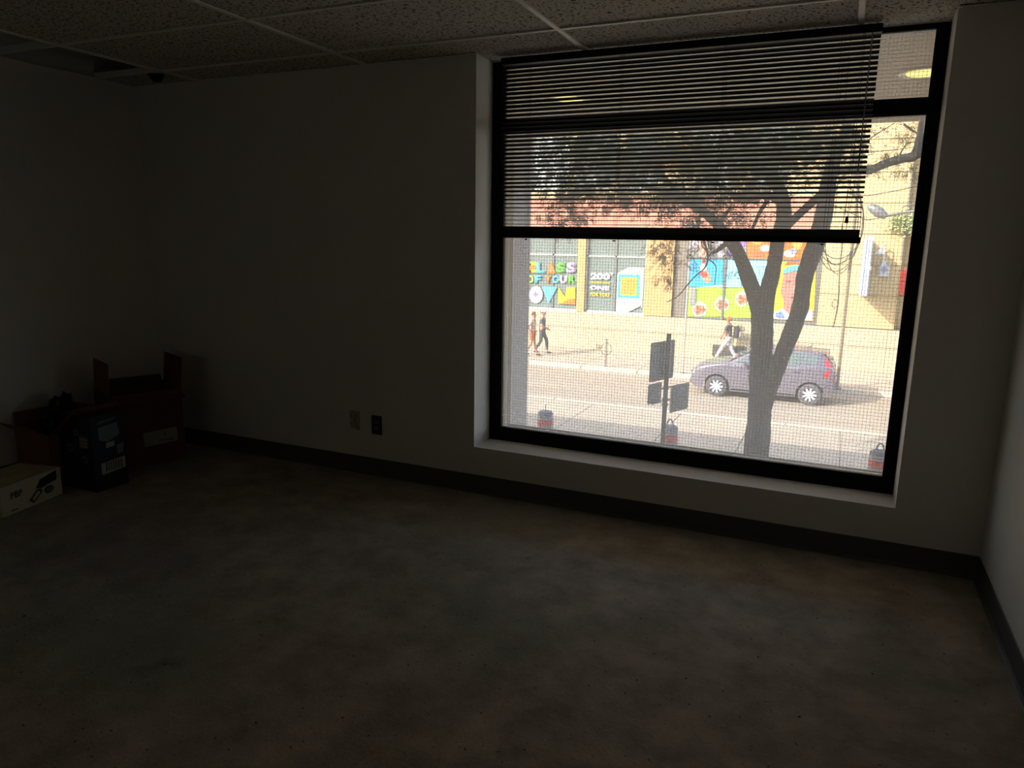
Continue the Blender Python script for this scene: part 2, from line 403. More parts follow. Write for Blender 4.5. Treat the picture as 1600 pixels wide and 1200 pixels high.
# ------------------------------------------------------------------ outlets on the window wall
def outlet(u, v, lab, pm, sm, slotm):
    p = at(u, v, YW); t = thing('wall_outlet', lab, 'outlet', (p.x, YW, p.z), 'wall outlets')
    MB().box(p.x-.036, p.x+.036, YW-.006, YW, p.z-.058, p.z+.058).build('cover_plate', pm, t, bevel=.002)
    for s in (-1, 1):
        z = p.z+s*.02
        r = MB().prism([(p.x+.016*math.cos(a)*1.05, z+max(-.0135, min(.0135, .018*math.sin(a)))) for a in [2*math.pi*k/20 for k in range(20)]], YW-.0085, YW-.006).build('receptacle', sm, t)
        MB().box(p.x-.0075, p.x-.005, YW-.0089, YW-.0085, z-.003, z+.006).box(p.x+.005, p.x+.0075, YW-.0089, YW-.0085, z-.003, z+.006).box(p.x-.002, p.x+.002, YW-.0089, YW-.0085, z-.010, z-.006).build('slot', slotm, r)
    MB().lathe([(.003, 0), (.003, .0015), (.001, .002)], 10, (p.x, YW-.0075, p.z), 'Y').build('screw', dk, t)
outlet(555, 656, 'worn cream double wall outlet, the one farther from the window', mat('cream_plate', 'cdc7ba', .5, noise=.4, scale=50, dark='7a7264'), mat('cream_face', 'b0a998', .5), blk)
outlet(589, 664, 'dark brown double wall outlet with grey sockets nearest the window', mat('brown_plate', '2c2620', .4), mat('grey_socket', '77726a', .5), blk)

# ------------------------------------------------------------------ cardboard boxes in the left corner
card = mat('cardboard', '86603c', .85, noise=.15, scale=5, bump=.1, bscale=80)
card_d = mat('cardboard_red', '6e4432', .85, noise=.15, scale=5, bump=.1, bscale=80)
tape = mat('packing_tape', 'a68a66', .25)
def carton(name, lab, o, a, b, la, lb, h, m, closed=False, th=.005, group='boxes in the left corner'):
    """box with corner o, sides la along unit a and lb along unit b; returns thing and face helpers"""
    a = Vector((*a, 0)).normalized(); b = Vector((*b, 0)).normalized(); o = Vector((*o, 0))
    t = thing(name, lab, 'box', (o.x, o.y, 0), group)
    def P(s, r, z): return o+a*s+b*r+Vector((0, 0, z))
    wl = MB()
    def wallb(s0, s1, r0, r1, z0, z1):
        vs = [wl.bm.verts.new(P(s, r, z)) for z in (z0, z1) for r in (r0, r1) for s in (s0, s1)]
        for f in ((0, 2, 3, 1), (4, 5, 7, 6), (0, 1, 5, 4), (2, 6, 7, 3), (0, 4, 6, 2), (1, 3, 7, 5)): wl.bm.faces.new([vs[i] for i in f])
    wallb(0, la, 0, th, 0, h); wallb(0, la, lb-th, lb, 0, h); wallb(0, th, th, lb-th, 0, h); wallb(la-th, la, th, lb-th, 0, h); wallb(th, la-th, th, lb-th, .001, .006)
    wl.build('box_body', m, t)
    return t, P
# white box, front
def unit(x, y): l = math.hypot(x, y); return (x/l, y/l)
f_, s_ = unit(.20, -.98), unit(-.98, -.20)
wcard = mat('white_card', 'b9ab84', .7, noise=.08, scale=6)
tb, P = carton('cardboard_box', 'low closed white carton with dark print, frontmost of the boxes in the left corner', (-3.80, 2.466), f_, s_, .37, .27, .15, wcard)
def flapbox(P, s0, s1, r0, r1, z0, z1, name, m, t):
    k = MB(); vs = [k.bm.verts.new(P(s, r, z)) for z in (z0, z1) for r in (r0, r1) for s in (s0, s1)]
    for f in ((0, 2, 3, 1), (4, 5, 7, 6), (0, 1, 5, 4), (2, 6, 7, 3), (0, 4, 6, 2), (1, 3, 7, 5)): k.bm.faces.new([vs[i] for i in f])
    return k.build(name, m, t)
flapbox(P, 0, .37, 0, .133, .15, .154, 'lid_flap', wcard, tb); flapbox(P, 0, .37, .137, .27, .15, .154, 'lid_flap', wcard, tb)
# print on its front face: s runs from far corner to near corner
ink = mat('black_ink', '14120f', .6); green_i = mat('olive_ink', '5c5a2c', .6)
def facepoly(P, pts, name, m, t, off=-.0012, th=.001, side='b0'):
    nrm = (P(0, -1, 0)-P(0, 0, 0))
    k = MB(); k.plate([P(s, 0, z)+nrm*(-off) for s, z in pts], nrm, th); return k.build(name, m, t)
facepoly(P, [(.03, .145), (.135, .125), (.165, .085), (.13, .078), (.03, .095)], 'printed_panel', ink, tb)
facepoly(P, [(.13, .075), (.16, .078), (.21, .035), (.185, .012), (.13, .055)], 'printed_panel', ink, tb)
facepoly(P, [(.145, .068), (.158, .068), (.197, .036), (.186, .024), (.142, .056)], 'printed_panel', wcard, tb, off=-.0026)
facepoly(P, [(.085+.03*math.cos(k*.52), .055+.02*math.sin(k*.52)) for k in range(12)], 'printed_seal', ink, tb)
facepoly(P, [(.085+.021*math.cos(k*.52), .055+.013*math.sin(k*.52)) for k in range(12)], 'printed_seal', green_i, tb, off=-.0026)
def face_text(body, P, s0, s1, z0, z1, m, t, name='printed_text', bold=.02, off=.002):
    """text on the b=0 face, reading from s0 to s1"""
    cu = bpy.data.curves.new('letters', 'FONT'); cu.body = body; cu.offset = bold; cu.resolution_u = 2
    to = bpy.data.objects.new('letters', cu); COL.objects.link(to); bpy.context.view_layer.update()
    bm = bmesh.new(); bm.from_mesh(to.evaluated_get(bpy.context.evaluated_depsgraph_get()).to_mesh())
    bpy.data.objects.remove(to, do_unlink=True)
    xs_ = [v.co.x for v in bm.verts]; ys_ = [v.co.y for v in bm.verts]; a, b2, c, d = min(xs_), max(xs_), min(ys_), max(ys_)
    nrm = (P(0, -1, 0)-P(0, 0, 0)).normalized()
    for v in bm.verts: v.co = P(s0+(v.co.x-a)/(b2-a)*(s1-s0), 0, z0+(v.co.y-c)/(d-c)*(z1-z0))+nrm*off
    me = bpy.data.meshes.new(name); bm.to_mesh(me); bm.free(); me.materials.append(m)
    o = bpy.data.objects.new(name, me); COL.objects.link(o); setp(o, t); return o
face_text('PBP', P, .315, .245, .078, .112, ink, tb, bold=.03)
flapbox(P, .28, .32, -.002, -.001, .015, .020, 'printed_line', ink, tb)
# navy printed box
navy = mat('navy_card', '10142c', .4, noise=.1, scale=8)
f2, s2 = (0, 1), (-1, 0)
tn, P = carton('cardboard_box', 'tall narrow navy blue printed carton standing in front of the brown boxes', (-3.645, 2.558), f2, s2, .20, .265, .42, navy)
P_nav = P
P = lambda s, r, z: P_nav(s*1.29 if 0 < s < .16 else s, r*1.05, z)
flapbox(P_nav, 0, .20, 0, .265, .42, .424, 'lid_flap', navy, tn)
lab_m = mat('white_label', 'a8a5a0', .5); lab2 = mat('grey_print', '6b6c78', .5); lab3 = mat('tan_print', '7c6a60', .5)
facepoly(P, [(.03, .155), (.145, .165), (.145, .10), (.03, .09)], 'barcode_label', lab_m, tn)
for k in range(7): facepoly(P, [(.05+k*.012, .155), (.055+k*.012, .155), (.055+k*.012, .105), (.05+k*.012, .105)], 'barcode_bar', ink, tn, off=-.0026)
facepoly(P, [(.03, .36), (.12, .37), (.13, .30), (.07, .27), (.03, .29)], 'printed_panel', lab2, tn)
facepoly(P, [(.06, .265), (.10, .268), (.10, .24), (.06, .236)], 'printed_panel', lab_m, tn)
facepoly(P, [(.11, .24), (.145, .245), (.14, .19), (.112, .185)], 'printed_panel', lab2, tn)
for k in range(3): facepoly(P, [(.02+.01*k, .38+k*.006), (.11+.005*k, .386+k*.006), (.11+.005*k, .389+k*.006), (.02+.01*k, .383+k*.006)], 'printed_line', lab2, tn)
def sidepoly(P, pts, name, m, t, off=.0012):
    nrm = (P(-1, 0, 0)-P(0, 0, 0)); k = MB(); k.plate([P(0, r, z)+nrm*off for r, z in pts], nrm, .001); return k.build(name, m, t)
def disc(c, z, rr, rz, n=14): return [(c+rr*math.cos(2*math.pi*k/n), z+rz*math.sin(2*math.pi*k/n)) for k in range(n)]
for (c, z, r1) in ((.18, .235, .026), (.07, .18, .022), (.12, .33, .02)):
    sidepoly(P, disc(c, z, r1, r1), 'printed_disc', lab2, tn); sidepoly(P, disc(c, z, r1*.45, r1*.45), 'printed_disc', navy, tn, .0025)
sidepoly(P, [(.10, .315), (.03, .31), (.03, .25), (.10, .24)], 'printed_panel', lab3, tn)
for k in range(3): sidepoly(P, [(.09, .30-.02*k), (.04, .298-.02*k), (.04, .29-.02*k), (.09, .292-.02*k)], 'printed_line', lab_m, tn, .0025)
# tall brown open box
f3, s3 = unit(.38, .92), unit(-.92, .38)
tt, P = carton('cardboard_box', 'tall open brown carton with its end flaps standing up and a white label', (-3.895, 2.865), f3, s3, .415, .33, .46, card_d)
def upflap(P, s0, s1, r0, r1, z0, z1, ds=0, dr=0, name='box_flap', m=card_d, t=None):
    k = MB(); q = [P(s0, r0, z0), P(s1, r1, z0), P(s1+ds, r1+dr, z1), P(s0+ds, r0+dr, z1)]
    nn_ = (q[1]-q[0]).cross(q[3]-q[0]).normalized(); k.plate(q, nn_, .004); return k.build(name, m, t)
upflap(P, .413, .413, .01, .32, .46, .65, .02, 0, t=tt); upflap(P, .002, .002, .01, .32, .46, .65, .01, 0, t=tt, m=card)
upflap(P, .01, .405, 0, 0, .46, .42, 0, -.10, t=tt); upflap(P, .01, .405, .328, .328, .46, .50, 0, .02, t=tt)
lb = facepoly(P, [(.17, .205), (.37, .215), (.372, .125), (.172, .115)], 'shipping_label', lab_m, tt)
for k in range(9): facepoly(P, [(.26+k*.01, .15), (.264+k*.01, .15), (.264+k*.01, .135), (.26+k*.01, .135)], 'barcode_bar', ink, tt, off=-.0026)
facepoly(P, disc(.295, .18, .006, .006, 8), 'printed_dot', ink, tt, off=-.0026)
# low open brown box, flap over the navy one
tl_, P = carton('cardboard_box', 'low open tan carton against the left wall with one flap resting over the navy box', (-3.93, 2.50), (0, 1), (-1, 0), .34, .285, .30, card)
k = MB(); q = [P(.01, 0, .30), P(.33, 0, .30), P(.29, -.20, .465), P(.04, -.17, .455)]
k.plate(q, (q[1]-q[0]).cross(q[3]-q[0]), .004); fl = k.build('box_flap', card, tl_)
k = MB(); k.plate([q[0].lerp(q[2], .35), q[0].lerp(q[2], .45), q[1].lerp(q[2], .45), q[1].lerp(q[2], .35)], (q[1]-q[0]).cross(q[3]-q[0]), .0055); k.build('tape_strip', tape, fl)
upflap(P, .0, .0, .01, .28, .30, .37, -.10, 0, t=tl_, m=card); upflap(P, .338, .338, .01, .28, .30, .40, .015, 0, t=tl_, m=card); upflap(P, .01, .33, .283, .283, .30, .40, 0, .012, t=tl_, m=card)
# crumpled black bag in it
bm = bmesh.new(); bmesh.ops.create_icosphere(bm, subdivisions=4, radius=1)
for v in bm.verts:
    nz = 1+.22*math.sin(v.co.x*7+v.co.y*5)*math.cos(v.co.z*6+v.co.y*4)+.12*math.sin(v.co.y*17+v.co.x*11)
    v.co = Vector((v.co.x*.118*min(nz, 1.1), v.co.y*.115*min(nz, 1.1), v.co.z*.10*nz+ (0.05 if v.co.z > .8 else 0)))
m = MB(); m.bm.free(); m.bm = bm
o = m.build('plastic_bag', mat('black_bag', '0b0b0c', .3, spec=.4), smooth=True); o.location = (-4.075, 2.70, .33)
tag(o, 'crumpled black plastic bag stuffed into the low open carton', 'bag')

# ------------------------------------------------------------------ specks of litter on the floor
chip = mat('plaster_chip', 'b8b2a6', .8)
for lab, (u, v), s in (('larger white plaster chip on the floor in front of the window', (748, 813), .007), ('tiny white plaster chip on the middle of the floor', (724, 874), .0045)):
    p = atz(u, v, 0); bm = bmesh.new(); bmesh.ops.create_icosphere(bm, subdivisions=1, radius=s)
    for q_ in bm.verts: q_.co *= random.uniform(.6, 1.2); q_.co.z *= .5
    m = MB(); m.bm.free(); m.bm = bm; o = m.build('plaster_chip', chip); o.location = (p.x, p.y, s*.45)
    tag(o, lab, 'debris', 'chips on the floor')

# ================================================================== THE STREET
conc = mat('concrete', 'bdb09a', .9, noise=.14, scale=.9, bump=.08, bscale=30)
asph = mat('asphalt', 'b2a48f', .92, noise=.18, scale=.6, bump=.1, bscale=60, stretch=(.4, 2.2, 1))
curbm = mat('curb_concrete', 'd8ccb4', .85, noise=.1, scale=2)
pave = bpy.data.objects.new('pavement', None); COL.objects.link(pave); pave.location = (0, 11, ZS); struct(pave)
MB().box(-30, 30, YO, 18.3, ZR-.3, ZS-.02).build('pavement_bed', conc, pave)
jx = [-15.9, -13.9, -11.9, -9.85, -7.75, -5.72, -3.41, -1.68, .32, 2.4, 4.4, 6.5]
jy = [6.9, 8.9, 10.9, 12.9, 14.6, 16.5, 18.3]
for i in range(len(jx)-1):
    for j in range(len(jy)-1):
        dz = random.uniform(-.004, .004)
        MB().box(jx[i]+.012, jx[i+1]-.012, jy[j]+.012, jy[j+1]-.012, ZS-.02, ZS+dz).build('paving_slab', conc, pave)
MB().box(-30, -15.9, YO, 18.3, ZS-.02, ZS).box(6.5, 30, YO, 18.3, ZS-.02, ZS).box(-15.9, 6.5, YO, 6.9, ZS-.02, ZS).build('plain_paving', conc, pave)
k = -15.9
while k < 12:
    MB().box(k+.01, k+2.99, 18.31, 18.52, ZR-.2, ZS+.003).build('curb_stone', curbm, pave, bevel=.02); k += 3
road = struct(MB().box(-40, 40, 18.4, 23.8, ZR-.3, ZR).build('road', asph))
fp = bpy.data.objects.new('pavement_far', None); COL.objects.link(fp); fp.location = (0, 25, ZS); struct(fp)
MB().box(-40, 40, 23.9, 29, ZR-.3, ZS-.015).build('pavement_bed', conc, fp)
k = -18
while k < 12:
    MB().box(k+.01, k+1.99, 24.0, 25.85, ZS-.015, ZS).build('paving_slab', conc, fp); MB().box(k+.01, k+1.99, 25.87, 27.6, ZS-.015, ZS).build('paving_slab', conc, fp)
    MB().box(k+.01, k+1.99, 23.8, 23.98, ZR-.2, ZS+.003).build('curb_stone', curbm, fp, bevel=.02); k += 2
MB().box(-40, -18, 23.8, 28, ZS-.015, ZS).box(12, 40, 23.8, 28, ZS-.015, ZS).build('plain_paving', conc, fp)

# ------------------------------------------------------------------ building across the street
YFc = 28.0
def F(u, v, y=YFc): p = at(u, v, y); return (p.x, p.z)
bd = thing('street_building', 'sunlit tan building across the street with a salmon band and poster windows', 'building', (-4, YFc, ZS))
tan = mat('tan_stucco', 'c9b288', .85, noise=.07, scale=1.2, bump=.08, bscale=25)
tan2 = mat('orange_tan', 'c9a26c', .85, noise=.07, scale=1.2)
salm = mat('salmon_band', 'd38a72', .8, noise=.06, scale=1)
creamc = mat('cream_concrete', 'bfb192', .88, noise=.10, scale=.8, bump=.06, bscale=20, stretch=(1, 1, 2))
wframe = mat('pale_frame', 'c8c6bd', .5); dframe = mat('grey_frame', '6d6d6b', .5)
glassf = mat('shop_glass', '7e8a86', .08, noise=.12, scale=.5, spec=.6)  # grey base colour stands in for the sunlit reflection in the glass
skyrefl = mat('sky_reflection', 'cfd6d6', .6)  # pale colour painted in place of sky reflected by the panes
WB = H-2.87
MB().box(-24, -.70, YFc+.35, YFc+3, ZS, 10).box(-.70, 14, YFc+.65, YFc+3, ZS, 10).build('wall_core', tan, bd)
k = -23.0
for x0, x1 in [(-23, -19.5), (-19.5, -16), (-16, -12.6), (-12.6, -9.2), (-9.2, -5.6), (-5.6, -2.2), (-2.2, 1.6), (1.6, 5), (5, 9)]:
    MB().box(x0+.003, x1-.003, YFc-.38, YFc+.65, ZS, WB-.62).build('plinth_block', creamc, bd)
    MB().box(x0+.003, x1-.003, YFc-.36, YFc+.65, WB-.60, WB-.02).build('plinth_block', creamc, bd)
xW = [(-14.6, -12.2), (-12.0, -9.70), (-9.38, -6.93), (-5.41, -.70)]
pier = [(-24, -14.6), (-12.2, -12.0), (-9.70, -9.38), (-6.93, -5.86)]
ZH = H+.20
for a, b_ in pier: MB().box(a, b_, YFc, YFc+.36, WB, ZH).build('pier', tan2 if a > -10 else tan, bd)
MB().box(-5.86, -5.41, YFc+.12, YFc+.36, WB, ZH).build('recess_jamb', mat('jamb_grey', '7c7468', .8), bd)  # brown-grey recessed jamb left of the posters
k = -24
for a, b_ in [(-24, -18), (-18, -12), (-12, -6), (-6, -.70)]: MB().box(a+.008, b_-.008, YFc-.06, YFc+.36, ZH, H+1.55).build('fascia_panel', salm, bd)
MB().box(-24, -.70, YFc-.02, YFc+.36, H+1.56, H+1.85).build('string_course', tan, bd)
# upper storey: piers and windows, two with reflected sky painted white on the panes
up = [(-14, -12.2), (-11.8, -10.2), (-9.9, -8.4), (-7.9, -6.6), (-5.2, -3.9), (-3.3, -2.0)]
zu0, zu1 = H+1.9, H+4.6
prev = -24
for a, b_ in up+[(-.70, 0)]:
    MB().box(prev+.004, a-.004, YFc, YFc+.36, H+1.86, zu1).build('pier', tan, bd); prev = b_
MB().box(-24, -.70, YFc-.02, YFc+.36, zu1, 10).build('upper_wall', tan, bd)
for i, (a, b_) in enumerate(up):
    wn = MB().box(a, a+.07, YFc+.12, YFc+.2, zu0, zu1).box(b_-.07, b_, YFc+.12, YFc+.2, zu0, zu1).box(a, b_, YFc+.12, YFc+.2, zu0, zu0+.07).box((a+b_)/2-.03, (a+b_)/2+.03, YFc+.12, YFc+.2, zu0, zu1).box(a, b_, YFc+.12, YFc+.2, zu0+1.3, zu0+1.36).build('window', wframe, bd)
    for s in (0, 1):
        c, d = (a+.07, (a+b_)/2-.03) if s == 0 else ((a+b_)/2+.03, b_-.07)
        MB().box(c, d, YFc+.16, YFc+.18, zu0+.07, zu1).build('pane', skyrefl if i in (1, 4) else glassf, wn)
x0, z0 = F(1030, 262); x1, z1 = F(1076, 226)
MB().box(x0, x1, YFc-.03, YFc, z0, z1).build('wall_sign', mat('orange_sign', 'd9903f', .6), bd)
# shop windows with mullions
def shopwin(x0, x1, mull, trans, z0=WB, z1=ZH, gm_=glassf):
    f = MB(); y0, y1 = YFc+.14, YFc+.24
    f.box(x0, x0+.05, y0, y1, z0, z1).box(x1-.05, x1, y0, y1, z0, z1).box(x0, x1, y0, y1, z0, z0+.06).box(x0, x1, y0, y1, z1-.06, z1)
    for t_ in trans: f.box(x0, x1, y0, y1, t_-.03, t_+.03)
    w_ = f.build('window', wframe, bd)
    for m_ in mull: MB().box(m_-.035, m_+.035, y0, y1, z0+.06, z1-.06).build('mullion', dframe, w_)
    xs_ = [x0]+mull+[x1]; zs_ = [z0]+trans+[z1]
    for i in range(len(xs_)-1):
        for j in range(len(zs_)-1):
            MB().box(xs_[i]+.035, xs_[i+1]-.035, YFc+.18, YFc+.2, zs_[j]+.03, zs_[j+1]-.03).build('pane', gm_, w_)
    MB().box(x0-.05, x1+.05, YFc-.03, YFc+.14, z0-.06, z0).build('window_ledge', wframe, w_)
    return w_
shopwin(-14.6, -12.2, [-13.4], [H-.85])
wA = shopwin(-12.0, -9.70, [F(862, 430)[0]], [F(862, 398)[1]])
wB = shopwin(-9.38, -6.93, [F(960, 430)[0]], [F(960, 401)[1]])
YL = YFc+.13
C_ = dict(or_='e8791c', ye='f2c91d', gr='5fc23a', cy='5cc8e6', li='c3a8e0', pk='eecbe6', bl='4a9fdc', wh='f4f3ec', lg='b7d94a', pu='8f7fd0', te='5aaeb0')
def cm(k, col=None): return mat('print_'+k, col or C_.get(k, '888888'), .6)
def letter(ch, u0, v0, u1, v1, c, w_=None, bold=.05):
    x0, z1 = F(u0, v0, YL); x1, z0 = F(u1, v1, YL)
    return text_poly(ch, x0, x1, z0, z1, YL, 'window_letter', cm(c), w_ or wA, bold)
for ch, u0, u1, c in (('C', 815, 830, 'gr'), ('L', 838, 852, 'cy'), ('S', 869, 884, 'gr'), ('S', 885, 900, 'li')): letter(ch, u0, 410, u1, 427, c)
# blocky first glyph: stacked orange and yellow square
x0, z1 = F(828, 409, YL); x1, z0 = F(837.5, 426, YL)
MB().box(x0, x1, YL-.01, YL, z0, z1).build('window_letter', cm('ye'), wA); MB().box(x0, x1, YL-.015, YL-.01, z0+(z1-z0)*.3, z0+(z1-z0)*.68).build('window_letter', cm('or_'), wA)
for ch, u0, u1, c in (('O', 823, 834, 'lg'), ('F', 835.5, 846, 'cy'), ('Y', 852, 862, 'or_'), ('O', 863, 874, 'cy'), ('U', 875, 886, 'pk'), ('R', 888, 899, 'gr')): letter(ch, u0, 430, u1, 443, c)
def wl_poly(pts, c, off=0): MB().prism([F(u, v, YL) for u, v in pts], YL-.01-off, YL-off).build('window_letter', cm(c), wA)
wl_poly([(854, 427), (859.5, 411), (862.5, 411), (868.5, 427)], 'or_'); wl_poly([(859, 424), (861, 418), (863.5, 424)], 'gy2', .01)
wl_poly([(837.5+10.5*math.cos(k*.449), 460.5+13.5*math.sin(k*.449)) for k in range(14)], 'pk')
wl_poly([(872.5, 448), (883, 464), (885.5, 448.5), (899, 449), (898.5, 476), (872, 474)], 'ye'); wl_poly([(886, 468), (898.5, 466), (898.5, 476), (876, 474.5)], 'or_', .01)
# the big V is a plain triangle
a, b_, c = F(847, 447, YL), F(871, 448, YL), F(857, 474, YL)
MB().prism([a, b_, c], YL-.01, YL).build('window_letter', cm('cy'), wA)
x0, z0 = F(837, 460, YL); MB().prism([(x0+.11*math.cos(k*.6), z0+.11*math.sin(k*.6)) for k in range(10)], YL-.018, YL-.01).build('window_letter', cm('pu'), wA)
def words(s, u0, v0, u1, v1, c, w_=wB, bold=.05): letter(s, u0, v0, u1, v1, c, w_, bold)
words('200', 923, 426, 953, 438, 'wh', bold=.06); words('+', 954, 425.5, 958.5, 430, 'wh', bold=.08)
words('PROGRAMS', 922, 440, 953, 444, 'ye'); words('ONE', 922, 446, 952, 454, 'wh', bold=.06); words('FOR YOU', 922, 457, 952, 464, 'ye')
x0, z0 = F(963, 466, YL); x1, z1 = F(1001, 418, YL)
hh = z1-z0
MB().prism([(x0+.45, z1), (x1+.15, z1), (x1+.15, z0-.35), (x0+1.0, z0-.25), (x0, z0-.8), (x0, z0+hh*.8)], YL-.004, YL).build('pale_decal', mat('frosted_decal', 'b9c7bf', .6), wB)
x0, z0 = F(965, 465, YL); x1, z1 = F(1000, 430, YL)
MB().box(x0, x1, YL-.012, YL-.004, z0, z1).build('decal_border', cm('bl2', '39b3df'), wB)
dx = (x1-x0)
MB().box(x0+dx*.12, x1-dx*.12, YL-.016, YL-.012, z0+dx*.12, z1-dx*.12).build('decal_border', cm('ye'), wB)
MB().box(x0+dx*.18, x1-dx*.18, YL-.020, YL-.016, z0+dx*.18, z1-dx*.18).build('decal_panel', cm('qr', 'd9963c'), wB)

# poster wall
mw = MB()
def hx(u, v): return F(u, v, YFc)
mx0, mx1, mz0, mz1 = -5.41, -.70, hx(1150, 497)[1], ZH
yM = YFc+.10
mw.box(mx0, mx1, yM, yM+.2, WB, ZH)
mwo = mw.build('poster_wall', dframe, bd)
def poster(pts, c, name='poster', lay=0, th=.02):
    return MB().prism([F(u, v, yM-.02*lay) for u, v in pts], yM-.02*lay-th, yM-.02*lay).build(name, c, mwo)
P_ = {}
poster([(1081, 358), (1132, 358), (1131, 402), (1079, 402)], cm('gy1', '7d7a78'), lay=0)
poster([(1134, 358), (1166, 358), (1166, 403), (1133, 403)], cm('gy2', '84808a'))
poster([(1168, 358), (1209, 358), (1208, 404), (1167, 403)], cm('or1', 'e8702a'))
poster([(1211, 358), (1279, 358), (1276, 405), (1210, 404)], cm('or2', 'ec6a20'))
poster([(1079, 405), (1131, 405), (1129, 448), (1077, 448)], cm('b1', '2ea3d6'))
poster([(1133, 405), (1209, 406), (1207, 449), (1131, 449)], cm('b2', '8fd3e6'))
poster([(1077, 449), (1129, 450), (1127, 495), (1074, 494)], cm('g1', '9ccf3c'))
poster([(1131, 450), (1207, 450), (1205, 498), (1129, 496)], cm('g1'))
poster([(1211, 406), (1276, 407), (1271, 502), (1207, 499)], cm('y1', 'efc52a'))
def blob(u, v, ru, rv, c, lay=1, n=12, j=.12, th=.012, rot=0):
    pts = []
    for k in range(n):
        a = 2*math.pi*k/n; r = 1+random.uniform(-j, j); x, y = ru*r*math.cos(a), rv*r*math.sin(a)
        pts.append((u+x*math.cos(rot)-y*math.sin(rot), v+x*math.sin(rot)+y*math.cos(rot)))
    return poster(pts, c, 'printed_shape', lay, th)
pink, peach, brn, wht, pur, red = cm('pink', 'e3cfe0'), cm('peach', 'd99b86'), cm('brn', 'a8623f'), cm('wh'), cm('pur', '8f6fc8'), cm('red', 'c8433f')
# top row: flowers, a face in profile, orange sheets
blob(1086, 379, 5, 7, pink); blob(1100, 382, 8, 12, peach); blob(1098, 396, 6, 6, peach, 2); blob(1127, 379, 7, 7, pink); blob(1127, 397, 5, 5, pink)
blob(1143, 393, 8, 9, pur); blob(1150, 400, 6, 4, pur, 2); blob(1161, 378, 4, 8, pur); blob(1153, 403, 3, 2, red, 3)
blob(1184, 378, 9, 4, cm('lor', 'f3a04a')); blob(1185, 397, 10, 5, brn); blob(1196, 388, 8, 5, wht, 2); blob(1234, 396, 9, 6, wht); blob(1240, 392, 6, 5, cm('gy3', '8a8f96'), 2); blob(1246, 381, 8, 8, cm('lor'), 1)
# blue sheet: bird-like sneaker shape in coral with a white head
blob(1103, 432, 7, 12, cm('coral', 'd98a74'), 1, rot=-.5); blob(1099, 418, 6, 6, wht, 2); blob(1099, 428, 5, 4, red, 3); blob(1099, 409, 3, 6, red, 1)
poster([(1112, 447), (1129, 445), (1129, 449), (1090, 449)], wht, 'printed_shape', 1)
# light blue sheet: leafy sprig and a triangle outline
sprig = cm('te')
for k in range(7): blob(1147+k*2.0, 424+abs(k-3)*2.4, 3.4, 1.3, sprig, 1, 6, .05, rot=(k-3)*.5)
tri = [(1182, 416), (1201, 416), (1191, 444)]
poster(tri, cm('bl3', '6fb4d6'), 'printed_shape', 1); poster([(1186, 419), (1197, 419), (1191, 437)], cm('b2'), 'printed_shape', 2)
# green sheet: bouquets on pale rings
for (u, v) in ((1093, 483), (1128, 475), (1160, 467), (1190, 480)):
    blob(u, v, 12, 12, cm('ring', 'b4d6b0'), 1, 16, .03)
    for q in range(7):
        a = q*2*math.pi/6; r = 0 if q == 6 else 6.5
        blob(u+r*math.cos(a), v+1+r*.8*math.sin(a), 3.2, 3.0, cm('coral') if q % 2 else brn, 2, 8)
# grey code block left of the green sheet is blank, portrait on the yellow sheet
poster([(1079, 450), (1088, 450), (1087, 476), (1078, 476)], cm('gy4', '8d8a90'), 'printed_shape', 2)
face = cm('skin', 'b8776c')
poster([(1226, 424), (1234, 419), (1252, 419), (1259, 426), (1259, 455), (1254, 474), (1250, 488), (1233, 494), (1224, 487), (1225, 474), (1220, 455)], face, 'printed_shape', 1)
poster([(1223, 428), (1226, 418), (1243, 414), (1256, 416), (1259, 427), (1244, 423)], sprig, 'printed_shape', 2)
poster([(1225, 414), (1232, 408), (1252, 408), (1259, 415), (1243, 412)], cm('ber', 'b05a4a'), 'printed_shape', 2)
dkf = cm('dkf', '7c4a44')
blob(1232, 440, 4.5, 1.5, dkf, 2, 8, .03); blob(1250, 440, 4.5, 1.5, dkf, 2, 8, .03); blob(1241, 452, 3, 5, cm('nose', 'c98a7c'), 2, 8, .03); blob(1241, 465, 6, 1.8, dkf, 2, 8, .03)
poster([(1208, 487), (1224, 482), (1236, 494), (1248, 486), (1270, 484), (1269, 501), (1208, 498)], cm('shirt', 'c9ccd6'), 'printed_shape', 2)
poster([(1212, 490), (1221, 486), (1226, 497), (1214, 497)], cm('shirt2', '6f86b8'), 'printed_shape', 3)
MB().box(hx(1131, 450)[0]-.04, hx(1131, 450)[0]+.04, yM-.06, yM, WB, ZH).build('mullion', dframe, mwo)
MB().box(-5.41, -.72, yM-.06, yM, F(1150, 404)[1]-.03, F(1150, 404)[1]+.03).build('mullion', dframe, mwo)
MB().box(hx(1209, 450)[0]-.05, hx(1209, 450)[0]+.03, yM-.06, yM, WB, ZH).build('mullion', dframe, mwo)
MB().box(-.74, -.68, YFc-.02, YFc+.36, WB, ZH).build('mullion', dframe, mwo)
